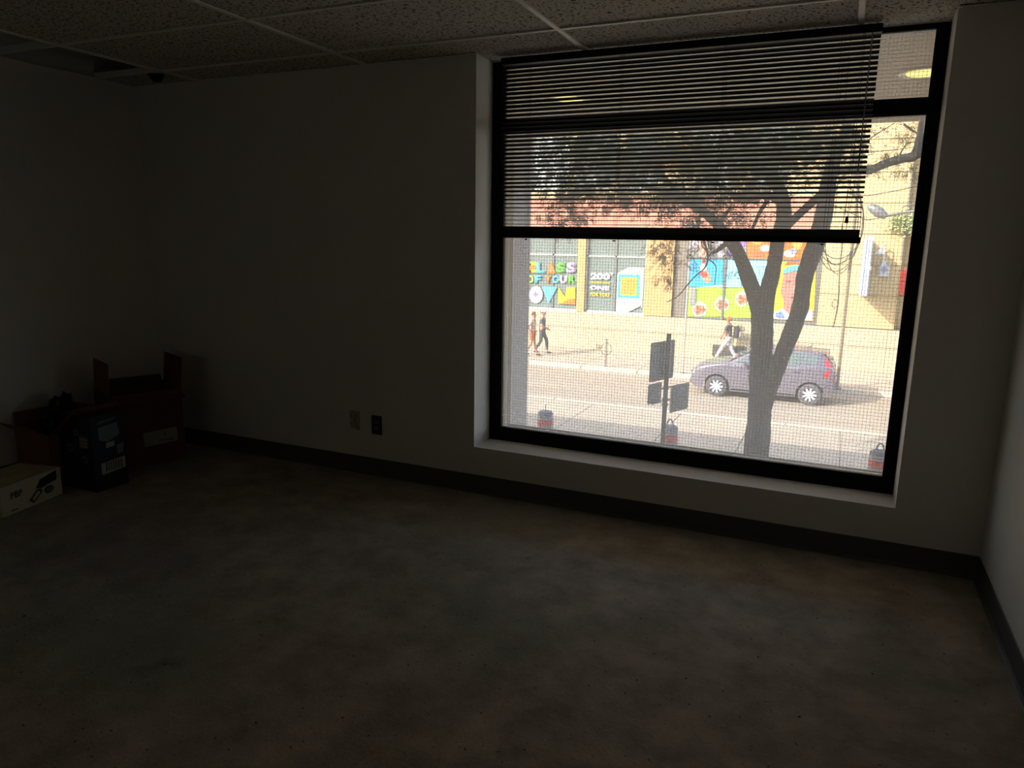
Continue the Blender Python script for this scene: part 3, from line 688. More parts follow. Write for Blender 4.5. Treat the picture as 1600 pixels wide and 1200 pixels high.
# cream wall panels on the right
zj = [WB]+[H+z_ for z_ in (-1.74, -.70, .33, 1.35, 2.36, 3.42, 4.5, 5.6, 6.7, 8.0)]
for i in range(len(zj)-1):
    MB().box(-.66, 1.79, YFc-.02, YFc+.65, zj[i]+.012, zj[i+1]-.012).build('wall_panel', mat('cream_panel', 'c4ad80', .85, noise=.05, scale=1.5), bd)
    MB().box(1.84, 5.5, YFc+.45, YFc+.65, zj[i]+.012, zj[i+1]-.012).build('wall_panel', mat('cream_panel', ''), bd)
MB().box(-.69, 1.81, YFc+.02, YFc+.65, WB, 9.4).build('panel_backing', mat('joint_dark', '8a7650', .9), bd)
MB().tube([(*at(1425, 272, YFc-.04),)][:1]+[(at(1425, 272, YFc-.04).x, YFc-.04, H-.48)], .02, 6).build('drain_pipe', dframe, bd)
# ------------------------------------------------------------------ projecting sign, gooseneck lamp, meter, red sign, ivy
silver = mat('silver_blue', 'c3d0ea', .35, .3); silver2 = mat('white_enamel', 'eceff4', .4)
xa = at(1346, 420, 26.3).x
ps = thing('projecting_sign', 'silver blue fluted blade sign sticking out of the cream wall', 'sign', (xa, 27.1, H-.9))
za, zb_ = at(1352, 374, 26.3).z, at(1344, 463, 26.3).z
MB().box(xa, xa+.26, 26.3, 27.94, zb_, za).build('sign_body', silver, ps, bevel=.02)
for k in range(3): MB().tube([(xa+.05+.08*k, 26.29, zb_+.02), (xa+.05+.08*k, 26.29, za+.08)], .03, 10).build('flute', silver2 if k != 1 else silver, ps, smooth=True)
for z in (zb_+(za-zb_)*.48, zb_+(za-zb_)*.52): MB().box(xa-.02, xa+.28, 26.24, 26.34, z-.015, z+.015).build('clamp_band', silver2, ps)
MB().box(xa+.08, xa+.18, 27.9, YFc-.02, zb_+.3, zb_+.4).box(xa+.08, xa+.18, 27.9, YFc-.02, za-.4, za-.3).build('wall_bracket', dframe, ps)
q = at(1381, 400, 27.75)
gk = thing('gooseneck_lamp', 'white gooseneck lamp on the cream wall right of the blade sign', 'lamp', (q.x, YFc-.02, q.z))
pa = at(1381, 412, YFc-.06); pb = at(1382, 392, YFc-.1)
MB().tube([pa, pb, pb+Vector((0, -.1, .15)), pb+Vector((-.03, -.3, .22)), pb+Vector((-.12, -.42, .15)), pb+Vector((-.14, -.44, .02))], .022, 8).build('lamp_arm', silver2, gk, smooth=True)
MB().lathe([(.03, .12), (.06, .06), (.16, -.02), (.165, -.04), (.0, -.02)], 18, pb+Vector((-.14, -.44, -.05))).build('lamp_shade', silver2, gk, smooth=True)
MB().box(pa.x-.06, pa.x+.06, YFc-.05, YFc-.02, pa.z-.08, pa.z+.08).build('wall_plate', silver2, gk)
x0, z1 = F(1374, 414); x1, z0 = F(1388, 432)
mt = thing('meter_box', 'pale grey electric meter box under the gooseneck lamp', 'meter', ((x0+x1)/2, YFc-.02, z0))
MB().box(x0, x1, YFc-.18, YFc-.02, z0, z1).build('box_body', mat('meter_grey', 'cfd2d8', .5), mt, bevel=.01)
MB().lathe([(.09, -.04), (.085, 0), (.0, 0)], 16, ((x0+x1)/2, YFc-.18, z1-.14), 'Y').build('meter_dial', mat('meter_glass', '9aa0a6', .2), mt)
x0, z1 = F(1402, 420); x1, z0 = F(1418, 462)
rs = thing('wall_emblem', 'bright red emblem on the shaded wall at the right edge of the window', 'sign', ((x0+x1)/2, YFc+.42, z0))
redm = mat('red_enamel', 'd4342c', .5)
def star(cx, cz, r, n=7, inner=.5): return [(cx+(r if k % 2 == 0 else r*inner)*math.sin(k*math.pi/n), cz+(r if k % 2 == 0 else r*inner)*math.cos(k*math.pi/n)) for k in range(2*n)]
cxr = F(1411, 432)[0]
MB().prism(star(cxr, F(1411, 431)[1], .30), YFc+.0, YFc+.05).build('emblem_shape', redm, rs)
MB().prism([(cxr-.25, F(1411, 441)[1]), (cxr+.1, F(1411, 440)[1]), (cxr+.1, F(1411, 460)[1]), (cxr-.05, F(1411, 460)[1]), (cxr-.08, F(1411, 448)[1])], YFc+.0, YFc+.05).build('emblem_shape', redm, rs)
MB().box(cxr-.03, cxr+.03, YFc+.05, YFc+.45, F(1411, 455)[1], F(1411, 425)[1]).build('mount', dframe, rs)
# leaves helper: pinnate fronds of small leaflets, joined
def leaf(bm, p, d, side, L, W):
    a, b_, c, e = p, p+d*L*.5+side*W, p+d*L, p+d*L*.5-side*W
    bm.faces.new([bm.verts.new(q) for q in (a, b_, c, e)])
def frond(bm, p, d, L, n, lw, droop=.5):
    d = d.normalized(); q = Vector(p); step = L/n
    for i in range(n):
        d = (d+Vector((0, 0, -droop/n))).normalized(); q = q+d*step
        sd = d.cross(Vector((random.uniform(-.3, .3), random.uniform(-.3, .3), 1))).normalized()
        k = math.sin(math.pi*(i+1)/(n+1))*.5+.6
        nn_ = d.cross(sd).normalized()
        for s in (-1, 1):
            dd = (sd*s+d*.45+Vector((0, 0, -.15))).normalized()
            leaf(bm, q, dd, nn_.cross(dd).normalized()*1.0, lw*2.3*k, lw*.42*k)
leafm = mat('locust_leaf', '3c4a36', .6, noise=.3, scale=3)
n_ = leafm.node_tree; pb_ = n_.nodes['Principled BSDF']; pb_.inputs['Transmission Weight'].default_value = 0
ivy = mat('ivy_leaf', 'b4c088', .6, noise=.3, scale=8)
m = MB()
for k in range(420):
    u = random.gauss(1416, 16); v = random.gauss(347, 8)
    if u < 1378 or u > 1450: continue
    p = at(u, v, YFc-.12-random.random()*.18); d = Vector((random.uniform(-1, 1), -.5, random.uniform(-1, .6))).normalized()
    leaf(m.bm, p, d, d.orthogonal().normalized(), .12, .045)
iv = thing('ivy', 'light green climbing plant on the cream wall above the gooseneck lamp', 'plant', at(1412, 347, YFc-.1))
tag(m.build('ivy_leaves', ivy, iv), kind='stuff')
a, b_ = at(1395, 352, YFc-.06), at(1450, 335, YFc-.06)
MB().tube([a, a.lerp(b_, .5)+Vector((0, 0, .08)), b_], .015, 5).build('stem', mat('stem_brown', '6b5a3c', .9), iv)

# ------------------------------------------------------------------ street lamp at the right
lampg = mat('lamp_grey', '7f7f80', .5, .3)
YLm = 20.0
h0, h1 = at(1357, 321, YLm), at(1385, 339, YLm); pe = at(1520, 322, YLm)
sp = thing('street_lamp', 'grey street lamp head on a long arm at the right side of the window', 'lamp', (pe.x, YLm, ZR))
hd = MB().tube([h0, h0.lerp(h1, .15), h0.lerp(h1, .6), h1], [.04, .10, .13, .07], 12).build('lamp_head', lampg, sp, smooth=True)
MB().tube([h1.lerp(h0, .1), h1+Vector((.45, 0, .12)), Vector((pe.x, YLm, pe.z))], .03, 8).build('lamp_arm', lampg, sp, smooth=True)
MB().tube([h1+Vector((.3, 0, .22)), Vector((pe.x, YLm, pe.z+.5))], .014, 6).build('brace_rod', lampg, sp)
MB().tube([(pe.x, YLm, ZR), (pe.x, YLm, pe.z+.8)], [.11, .07], 12).build('lamp_pole', lampg, sp, smooth=True)
# utility pole with coil of cable
Yp = 23.86
pbse = at(1307, 612, Yp); ptop = at(1343, 300, Yp)
up_ = thing('utility_pole', 'thin grey utility pole rising behind the rear of the parked car', 'pole', (pbse.x, Yp, ZS))
polem = mat('pole_steel', '8b7f68', .6, .2)
MB().tube([(pbse.x, Yp, ZS), (pbse.x, Yp, H+6.5)], [.055, .045], 10).build('pole_shaft', polem, up_, smooth=True)
MB().lathe([(.13, 0), (.13, .03), (.07, .05), (.06, .1)], 12, (pbse.x, Yp, ZS)).build('pole_base', lampg, up_)
cabm = mat('cable_black', '3a352f', .7)
cc = thing('cable_coil', 'loops of slack black cable hanging on the utility pole below the blind', 'cable', at(1318, 385, Yp-.1))
for k in range(5):
    ctr = at(1312+random.uniform(-3, 3), 372, Yp-.08-.01*k); rx = .58+random.uniform(-.12, .08); rz = .95+.14*k*random.uniform(.6, 1.1)
    pts = [ctr+Vector((rx*math.cos(a), 0, .35+rz*math.sin(a))) for a in [2*math.pi*j/28 for j in range(29)]]
    MB().tube(pts, .013, 5, False).build('cable_loop', cabm, cc, smooth=True)
q0, q1, q2, q3 = at(1316, 350, Yp-.1), at(1312, 420, Yp-.1), at(1308, 475, Yp-.1), at(1302, 512, Yp-.1)
MB().tube([q0, q0.lerp(q1, .5)+Vector((.03, 0, 0)), q1, q2+Vector((.03, 0, 0)), q3], .018, 6).build('cable_tail', cabm, cc, smooth=True)
MB().tube([q2+Vector((.08*math.cos(a)-.06, 0, .13*math.sin(a))) for a in [k*.7 for k in range(10)]], .012, 5).build('cable_knot', cabm, cc, smooth=True)
for dx_ in (-.02, .02): MB().tube([ctr+Vector((.12+dx_*3, 0, .2)), Vector((pbse.x+.15+dx_*4, Yp-.08, H+6.0))], .012, 5).build('cable_riser', cabm, cc)
# overhead wires
for i, (va, vb, lab) in enumerate(((306, 292, 'upper overhead wire crossing in front of the cream wall'), (344, 330, 'lower overhead wire crossing beside the street lamp head'), (238, 230, 'topmost overhead wire just under the soffit edge'))):
    a, b_ = at(1355, va, 21.0), at(1430, vb, 21.0); d = (b_-a)
    W0 = Vector((-4.0+i*.5, 27.97, H+2.9+i*.4)); L1 = b_+d*4+Vector((0, 0, .5))     # from the wall across to the right
    pts = [W0.lerp(a, k/8)+Vector((0, 0, -.22*math.sin(math.pi*k/8))) for k in range(8)]+[a, a.lerp(b_, .5)+Vector((0, 0, -.01)), b_, b_.lerp(L1, .5)-Vector((0, 0, .08)), L1]
    o = MB().tube(pts, .011, 5).build('overhead_wire', cabm, smooth=True)
    tag(o, lab, 'wire', 'overhead wires')
# slim pole at the middle
pp = atz(1066, 583, ZS)
t = thing('slim_pole', 'slim pale pole on the far pavement left of the parked car', 'pole', (pp.x, pp.y, ZS))
MB().tube([(pp.x, pp.y, ZS), (pp.x, pp.y, H+.6)], .03, 8).build('pole_shaft', mat('pole_pale', 'b9b3a4', .5, .3), t, smooth=True)
MB().lathe([(.07, 0), (.07, .02), (.035, .04)], 10, (pp.x, pp.y, ZS)).build('pole_base', lampg, t)
# ring-and-post bike stand
rp = atz(946, 573, ZS)
t = thing('bike_stand', 'ring and post bicycle stand on the far pavement', 'bike stand', (rp.x, rp.y, ZS))
bsm = mat('bike_steel', '8d877a', .5, .4)
MB().tube([(rp.x, rp.y, ZS), (rp.x, rp.y, ZS+.98)], .03, 10).build('post', bsm, t, smooth=True)
MB().tube([(rp.x+.2*math.cos(a), rp.y, ZS+.62+.2*math.sin(a)) for a in [k*math.pi/14 for k in range(29)]], .016, 6, False).build('ring', bsm, t, smooth=True)
# dark planter / grate at the foot of the plinth
a = at(1112, 556, 27.5); b_ = at(1166, 545, 27.5)
t = thing('wall_vent', 'low dark vent at the foot of the building behind the walking person', 'vent', (a.x, 27.6, a.z))
MB().box(a.x, b_.x, 27.56, 27.62, a.z, b_.z+.05).build('vent_frame', mat('vent_dark', '4a4644', .8), t)
for k in range(4): z = a.z+.05+k*.07; MB().box(a.x+.03, b_.x-.03, 27.545, 27.56, z, z+.03).build('louvre', mat('vent_slat', '5c5754', .7), t)

# ------------------------------------------------------------------ traffic signs seen from behind
YP_ = 11.6
pc = at(1041, 600, YP_)
sg = thing('sign_post', 'grey steel sign post with three blank sign backs on the near pavement', 'sign', (pc.x, YP_, ZS))
alu = mat('sign_back', '5f6266', .5, .3, noise=.12, scale=6); stl = mat('post_steel', '5f6466', .5, .4)
zt = at(1037, 521, YP_).z
MB().box(pc.x-.035, pc.x+.035, YP_-.03, YP_+.01, ZS, zt).build('post', stl, sg, bevel=.004)
def signp(uc, v0, v1, halfw, ang, name, off, r=.03):
    top, bot = at(uc, v0, YP_+off), at(uc, v1, YP_+off); cx = (top.x+bot.x)/2
    z0, z1 = bot.z, top.z; pts = []
    for (sx, sz) in ((-1, -1), (1, -1), (1, 1), (-1, 1)):
        for k in range(4):
            a = {(-1, -1): math.pi, (1, -1): 1.5*math.pi, (1, 1): 0, (-1, 1): .5*math.pi}[(sx, sz)]+k*math.pi/6
            pts.append((sx*(halfw-r)+r*math.cos(a), sz*((z1-z0)/2-r)+r*math.sin(a)))
    c, s = math.cos(ang), math.sin(ang)
    P3 = [Vector((cx+px_*c, YP_+off+px_*s, (z0+z1)/2+pz)) for px_, pz in pts]
    MB().plate(P3, (-s, c, 0), .006).build(name, alu, sg)
signp(1035, 533, 594, .34, 1.2, 'sign_plate', -.04); signp(1023, 599, 630, .185, 1.2, 'sign_plate', -.31); signp(1062, 600, 642, .27, 1.2, 'sign_plate', .35)
for z in (at(1041, 606, YP_).z, at(1041, 626, YP_).z): MB().tube([(pc.x-.13, YP_-.36, z), (pc.x+.14, YP_+.36, z)], .012, 6).build('bracket_arm', stl, sg)
for v in (545, 585, 606, 624, 632):
    z = at(1041, v, YP_).z; MB().box(pc.x-.05, pc.x+.05, YP_-.045, YP_+.03, z-.012, z+.012).build('sign_bracket', stl, sg)

# ------------------------------------------------------------------ construction drums
drum_r = mat('drum_red', 'c2493f', .6); drum_g = mat('drum_grey', '8b8a8c', .5); drum_d = mat('drum_dark', '6d6f76', .7)
Yd = 13.0
for lab, u in (('red and grey striped construction drum at the lower left of the window', 851.5), ('red and grey striped construction drum behind the sign post', 1046), ('red and grey striped construction drum at the lower right corner of the window', 1378)):
    x = at(u, 680, Yd).x; t = thing('traffic_drum', lab, 'barrel', (x, Yd, ZS), 'traffic drums on the near pavement')
    r0 = .165
    zs = [.05, .50, .66, .73, .84, .94]
    MB().lathe([(.24, 0), (.24, .04), (.19, .055), (.0, .055)], 20, (x, Yd, ZS)).build('base_ring', drum_d, t)
    for i in range(5):
        MB().lathe([(r0-.006, zs[i]), (r0+.004-.004*i, zs[i]+.01), (r0-.004*i, zs[i+1]-.01), (r0-.012, zs[i+1])], 22, (x, Yd, ZS)).build('band', [drum_g, drum_r, drum_g, drum_r, drum_g][i], t, smooth=True)
    MB().lathe([(r0-.02, .94), (r0-.03, .98), (.06, 1.0), (0, 1.0)], 22, (x, Yd, ZS)).build('cap', drum_d, t, smooth=True)
    if u < 900: MB().tube([(x, Yd, ZS+1.0), (x, Yd, ZS+1.12)], .008, 6).build('handle', drum_d, t)
    else: MB().tube([(x+.055*math.cos(a), Yd, ZS+1.0+.11*math.sin(a)) for a in [k*math.pi/10 for k in range(11)]], .013, 6).build('handle', drum_d, t, smooth=True)

# ------------------------------------------------------------------ street tree
YT = 10.5; PXM = YT/FPX*.96
bark = mat('bark', '3f4246', .95, noise=.55, scale=6, bump=.8, bscale=14, stretch=(1, 1, .35))
tr_ = thing('street_tree', 'forked grey street tree with feathery leaves standing in front of the window', 'tree', (at(1180, 712, YT).x, YT, ZS))
def limb(pts, name='branch', Y=YT, dy=None, n=12, parent=tr_, first=None):
    P3 = []; R3 = []
    for i, (u, v, wpx) in enumerate(pts):
        y = Y+(dy[i] if dy else 0); P3.append(at(u, v, y)); R3.append(wpx*PXM/2)
    # smooth the chain by Catmull-Rom
    A, B = [], []
    for i in range(len(P3)-1):
        p0, p1, p2, p3 = P3[max(i-1, 0)], P3[i], P3[i+1], P3[min(i+2, len(P3)-1)]
        for k in range(4):
            t_ = k/4; A.append(.5*((2*p1)+(p2-p0)*t_+(2*p0-5*p1+4*p2-p3)*t_*t_+(3*p1-p0-3*p2+p3)*t_**3))
            B.append((R3[i]*(1-t_)+R3[i+1]*t_)*(1+random.uniform(-.05, .05)))
    A.append(P3[-1]); B.append(R3[-1])
    if first is not None: A[0] = first
    return MB().tube(A, B, n).build(name, bark, parent, smooth=True)
base = at(1180, 712, YT)
limb([(1175, 830, 54), (1179, 760, 46), (1181, 712, 41), (1186, 660, 37), (1187, 620, 35), (1189, 560, 34), (1191, 520, 34), (1190, 480, 33)], 'trunk', n=16)
limb([(1190, 500, 30), (1183, 470, 27), (1171, 440, 23), (1160, 410, 21), (1148, 385, 20), (1133, 366, 18), (1120, 350, 15), (1098, 330, 13), (1075, 318, 10), (1040, 300, 7), (1000, 290, 4)], dy=[0, 0, -.05, -.1, -.2, -.2, -.2, -.3, -.3, -.4, -.4])
limb([(1192, 505, 30), (1196, 470, 28), (1206, 430, 23), (1212, 400, 22), (1216, 372, 22), (1224, 345, 23), (1224, 318, 22), (1218, 296, 18), (1200, 270, 14), (1180, 240, 11), (1150, 200, 7)], dy=[0, 0, .05, .1, .1, .15, .2, .2, .3, .3, .3])
limb([(1194, 640, 22), (1203, 605, 26), (1214, 575, 26), (1226, 545, 25), (1238, 515, 25), (1250, 482, 25), (1254, 455, 24), (1258, 430, 25), (1268, 400, 26), (1280, 365, 26), (1288, 330, 25), (1292, 300, 24), (1300, 260, 20), (1320, 210, 15), (1330, 150, 10)], dy=[0, -.05, -.1, -.15, -.2, -.2, -.2, -.2, -.2, -.15, -.1, -.1, 0, 0, 0])
limb([(1222, 362, 13), (1238, 345, 12), (1256, 328, 12), (1276, 310, 12), (1290, 300, 10)], dy=[.1, .1, 0, -.1, -.1])
limb([(1298, 268, 12), (1330, 266, 12), (1360, 265, 12), (1385, 255, 12), (1410, 248, 12), (1430, 242, 14), (1437, 215, 9), (1440, 190, 6), (1460, 150, 4)])
limb([(1430, 242, 12), (1445, 238, 12), (1475, 228, 9), (1520, 205, 5)])
limb([(1224, 320, 12), (1210, 310, 11), (1190, 306, 9), (1165, 312, 7), (1140, 300, 6), (1110, 280, 5)])
limb([(1200, 312, 7), (1188, 330, 6), (1178, 352, 5), (1172, 366, 3)])
limb([(1132, 368, 9), (1122, 360, 9), (1130, 340, 7), (1142, 325, 5)])
limb([(1075, 318, 8), (1050, 290, 7), (1020, 260, 6), (980, 240, 5), (930, 225, 4), (880, 230, 2)])
limb([(1098, 330, 6), (1090, 350, 5), (1098, 372, 4), (1104, 390, 3.5), (1106, 406, 3), (1100, 420, 2.5), (1088, 430, 2), (1075, 444, 2), (1060, 462, 1.6), (1042, 472, 1.3)], dy=[-.3]*10)
limb([(1105, 404, 2.2), (1116, 412, 2), (1119, 422, 1.5), (1116, 445, 1)], dy=[-.3]*4, n=6)
limb([(1104, 392, 2.4), (1097, 384, 2), (1096, 374, 1.6), (1100, 362, 1.2)], dy=[-.3]*4, n=6)
limb([(1133, 382, 8), (1120, 392, 6), (1112, 396, 4)], dy=[-.2]*3, n=8)
# twigs at the far right
limb([(1352, 222, 1.6), (1372, 208, 1.6), (1392, 196, 1.2), (1400, 190, 1)], n=6); limb([(1405, 243, 2), (1416, 226, 1.8), (1428, 222, 1.2)], n=6)
limb([(1420, 200, 3), (1412, 194, 3), (1432, 208, 2.5), (1440, 210, 2)], n=6)
# foliage
m = MB(); fb = m.bm
def cluster(u, v, su, sv, n, y0=9.6, y1=11.6, L=.25, nl=9, lw=.021, droop=1.0):
    for k in range(int(n*(2.4 if y0 < 10 else 1.5))):
        p = at(random.gauss(u, su), random.gauss(v, sv), random.uniform(y0, y1))
        a = random.uniform(0, 2*math.pi); frond(fb, p, Vector((math.cos(a), math.sin(a)*.6, random.uniform(-.5, .3))), L*random.uniform(.7, 1.2), nl, lw, droop)
for u, v, su, sv, n in ((860, 250, 26, 30, 120), (920, 235, 28, 26, 200), (985, 240, 30, 30, 220), (1050, 225, 30, 24, 210), (1110, 240, 30, 30, 230), (1170, 230, 30, 28, 210), (1230, 225, 30, 24, 170), (1290, 215, 26, 22, 120),
                        (900, 290, 26, 10, 60), (960, 300, 26, 12, 60), (1040, 300, 28, 16, 90), (1110, 300, 26, 14, 80), (1170, 290, 22, 12, 60), (880, 310, 14, 8, 20), (900, 335, 10, 10, 22), (865, 340, 12, 8, 18), (1150, 335, 20, 8, 30), (1075, 345, 14, 8, 22)):
    cluster(u, v, su, sv, n)
for u, v, su, sv, n in ((1036, 385, 12, 8, 34), (1044, 405, 10, 12, 30), (1042, 435, 7, 5, 14), (1075, 395, 8, 14, 22), (1120, 385, 12, 6, 18), (1105, 378, 14, 7, 20), (1146, 424, 5, 5, 6)): cluster(u, v, su, sv, n, 10.0, 10.6, .20, 9, .015, 1.3)
for u, v, su, sv, n in ((1385, 245, 12, 5, 14), (1360, 262, 7, 6, 12), (1350, 250, 6, 6, 8), (1418, 262, 8, 6, 14), (1408, 212, 12, 5, 14), (1428, 195, 10, 4, 12), (1400, 240, 16, 5, 10), (1318, 235, 14, 16, 30)): cluster(u, v, su, sv, n, 10.2, 10.8, .16, 9, .013, 1.2)
# upper crown, above what the window shows
for k in range(1500):
    a = random.uniform(0, 2*math.pi); r = 3.6*math.sqrt(random.random()); z = H+random.uniform(1.9, 5.0)
    rr = r*math.sqrt(max(.1, 1-((z-H-2.6)/2.8)**2))
    frond(fb, Vector((-1.2+rr*math.cos(a), 11.2+rr*.8*math.sin(a), z)), Vector((math.cos(a*3), math.sin(a*5), -.1)), .34, 8, .03, .9)
tag(m.build('foliage', leafm, tr_), kind='stuff')

# ------------------------------------------------------------------ parked car
CX, CY = -3.84, 21.42            # front end, near side; local x runs to the rear, local y away from the viewer
car = thing('car', 'grey violet hatchback parked at the far side of the road facing left', 'car', (CX, CY, ZR), local=True)
cpaint = mat('car_paint', '7c7783', .3, .35, spec=.6); cpl = mat('car_trim', '232427', .6); cglass = mat('car_glass', '5f6e6c', .06, spec=.8)
rub = mat('tyre_rubber', '57555a', .85); alloy = mat('alloy', 'eceef2', .4, .1); chrome = mat('chrome', 'c9cbcc', .2, .8)
LCAR, WCAR, FW, RW, WR = 3.98, 1.70, .80, 3.33, .305
def interp(tab, x):
    for (a, b) in zip(tab, tab[1:]):
        if x <= b[0]: t = (x-a[0])/(b[0]-a[0]); return a[1]+(b[1]-a[1])*t
    return tab[-1][1]
TOP = [(0, .58), (.04, .68), (.15, .79), (.40, .89), (.75, .965), (1.05, 1.02), (1.4, 1.04), (3.3, 1.10), (3.7, 1.12), (3.86, 1.08), (3.93, .98), (3.98, .72)]
BOT = [(0, .36), (.12, .24), (.4, .20), (3.6, .22), (3.85, .30), (3.98, .42)]
HWT = [(0, .50), (.04, .60), (.15, .70), (.4, .79), (.8, .835), (1.4, .85), (3.2, .85), (3.6, .82), (3.86, .75), (3.98, .64)]
def hw(x, z):
    t = (z-.2)/(.9); return interp(HWT, x)*(1-.05*abs(t-.38)**1.5*2-.05*max(0, t-.6))
def botz(x):
    b = interp(BOT, x)
    for c in (FW, RW):
        d = abs(x-c)
        if d < .375: b = max(b, .305+math.sqrt(.375**2-d*d)*.98)
    return b
xs_ = sorted(set([0, .02, .06, .12, .2, .3, .38, 3.98, 3.95, 3.9, 3.82, 3.75]+[FW+.375*math.cos(a) for a in [k*math.pi/14 for k in range(15)]]+[RW+.375*math.cos(a) for a in [k*math.pi/14 for k in range(15)]]+[FW-.377, FW+.377, RW-.377, RW+.377]+[1.3+.12*k for k in range(14)]))
xs_ = [x for x in xs_ if 0 <= x <= LCAR]
m = MB(); rings = []; NS = 8
for x in xs_:
    b, t = botz(x), interp(TOP, x); pts = []
    for k in range(NS+1):
        z = b+(t-.03-b)*k/NS; pts.append((-hw(x, z), z))
    w_ = -pts[-1][0]
    pts += [(-w_*.97, t-.008), (-w_*.85, t+.004), (-w_*.5, t+.022), (0, t+.03)]
    full = pts+[(-y, z) for y, z in pts[-2::-1]]
    rings.append([m.bm.verts.new((x, y+WCAR/2, z)) for y, z in full])
for i in range(len(rings)-1):
    for k in range(len(rings[0])-1): m.bm.faces.new((rings[i][k], rings[i+1][k], rings[i+1][k+1], rings[i][k+1]))
m.bm.faces.new(rings[0]); m.bm.faces.new(rings[-1][::-1])
m.build('body_shell', cpaint, car, smooth=True)
MB().box(.45, 3.65, .12, WCAR-.12, .17, .62).build('underbody', cpl, car)
# greenhouse
RF = [(1.02, 1.0), (1.3, 1.17), (1.6, 1.33), (1.85, 1.43), (2.1, 1.49), (2.5, 1.525), (3.0, 1.515), (3.4, 1.47), (3.62, 1.42), (3.80, 1.24), (3.90, 1.08)]
def gside(x, z):
    t = interp(RF, x); zb = interp(TOP, x)
    return .80-(z-1.03)*.36 - (.04 if x > 3.6 else 0)
m = MB(); rings = []
for x in [1.02, 1.15, 1.3, 1.45, 1.6, 1.72, 1.85, 1.97, 2.1, 2.3, 2.5, 2.75, 3.0, 3.2, 3.4, 3.55, 3.62, 3.7, 3.8, 3.9]:
    zt = interp(RF, x); zb = interp(TOP, x)-.03; pts = []
    for k in range(5):
        z = zb+(max(zt-.05, zb+.005)-zb)*k/4; pts.append((-gside(x, z), z))
    w_ = -pts[-1][0]; pts += [(-w_+.035, max(zt-.018, zb+.01)), (-w_*.7, max(zt, zb+.015)+.004), (-w_*.35, max(zt, zb+.015)+.012), (0, max(zt, zb+.015)+.016)]
    full = pts+[(-y, z) for y, z in pts[-2::-1]]
    rings.append([m.bm.verts.new((x, y+WCAR/2, z)) for y, z in full])
for i in range(len(rings)-1):
    for k in range(len(rings[0])-1): m.bm.faces.new((rings[i][k], rings[i+1][k], rings[i+1][k+1], rings[i][k+1]))
m.bm.faces.new(rings[0]); m.bm.faces.new(rings[-1][::-1])
m.build('cabin_shell', cpaint, car, smooth=True)
def sidepanel(poly, name, mt_, off=.012, th=.012, parent=car, both=True, surf=gside):
    o = None
    for s in ((-1, 1) if both else (-1,)):
        k = MB(); a = [k.bm.verts.new((x, WCAR/2+s*(surf(x, z)+off), z)) for x, z in poly]; b = [k.bm.verts.new((x, WCAR/2+s*(surf(x, z)+off-th), z)) for x, z in poly]
        k.bm.faces.new(a); k.bm.faces.new(b[::-1]); n = len(poly)
        for i in range(n): k.bm.faces.new((a[i], b[i], b[(i+1) % n], a[(i+1) % n]))
        o = k.build(name, mt_, parent)
    return o
sidepanel([(1.30, 1.045), (1.62, 1.06), (1.62, 1.27), (1.52, 1.22)], 'quarter_window', cglass)
sidepanel([(1.67, 1.06), (2.40, 1.085), (2.38, 1.445), (2.15, 1.42), (1.90, 1.38), (1.72, 1.30)], 'side_window', cglass)
sidepanel([(2.47, 1.09), (3.02, 1.105), (3.10, 1.41), (2.90, 1.44), (2.46, 1.45)], 'side_window', cglass)
sidepanel([(3.09, 1.11), (3.42, 1.17), (3.50, 1.22), (3.42, 1.36), (3.16, 1.405)], 'quarter_window', cglass)
# windscreen and rear glass
def crossglass(x0, z0, w0, x1, z1, w1, name, off):
    k = MB(); c = WCAR/2; n_ = Vector((off, 0, .012))
    k.plate([Vector((x0, c-w0, z0))+n_, Vector((x0, c+w0, z0))+n_, Vector((x1, c+w1, z1))+n_, Vector((x1, c-w1, z1))+n_], (0, 0, 1), .012); return k.build(name, cglass, car)
crossglass(1.10, 1.06, .70, 1.80, 1.41, .60, 'windscreen', -.012); crossglass(3.84, 1.17, .62, 3.64, 1.39, .56, 'rear_glass', .02)
def hws(x, z): return hw(x, z)
dk_ = mat('panel_gap', '3c3b42', .7)
for pts in ([(1.28, .98), (1.30, .98), (1.26, .35), (1.24, .35)], [(2.40, 1.04), (2.415, 1.04), (2.44, .30), (2.425, .30)], [(3.05, 1.06), (3.065, 1.06), (2.95, .62), (2.935, .62)]):
    sidepanel(pts, 'door_gap', dk_, .004, .006, surf=hws)
sidepanel([(1.3, .925), (2.4, .965), (3.3, 1.01), (3.3, 1.0), (2.4, .953), (1.3, .915)], 'crease_line', dk_, .004, .006, surf=hws)
for x in (2.18, 2.86): sidepanel([(x, .94), (x+.17, .95), (x+.17, .925), (x, .915)], 'door_handle', cpaint, .03, .03, surf=hws)
sidepanel([(1.22, .235), (2.92, .245), (2.92, .29), (1.22, .285)], 'sill_trim', cpl, .004, .01, surf=hws)
sidepanel([(.03, .60), (.10, .72), (.34, .84), (.42, .84), (.30, .74), (.10, .60)], 'headlamp', mat('lamp_clear', 'b9c4bd', .15), .006, .02, surf=hws)
tl_m = mat('tail_red', 'b5303a', .3)
sidepanel([(3.60, .88), (3.80, 1.08), (3.94, .98), (3.90, .72), (3.76, .78)], 'tail_lamp', tl_m, .006, .02, surf=hws)
sidepanel([(3.66, 1.12), (3.62, 1.36), (3.70, 1.33), (3.84, 1.10)], 'tail_lamp', tl_m, .008, .02)
sidepanel([(3.62, .36), (3.96, .46), (3.97, .66), (3.80, .62), (3.66, .52)], 'rear_bumper', cpl, .005, .012, surf=hws)
MB().box(-.012, .03, .45, 1.25, .56, .64).build('grille', cpl, car); MB().box(-.016, .02, .35, 1.35, .30, .44).build('lower_grille', cpl, car)
MB().box(-.02, -.008, .60, 1.10, .44, .54).build('number_plate', lab_m, car)
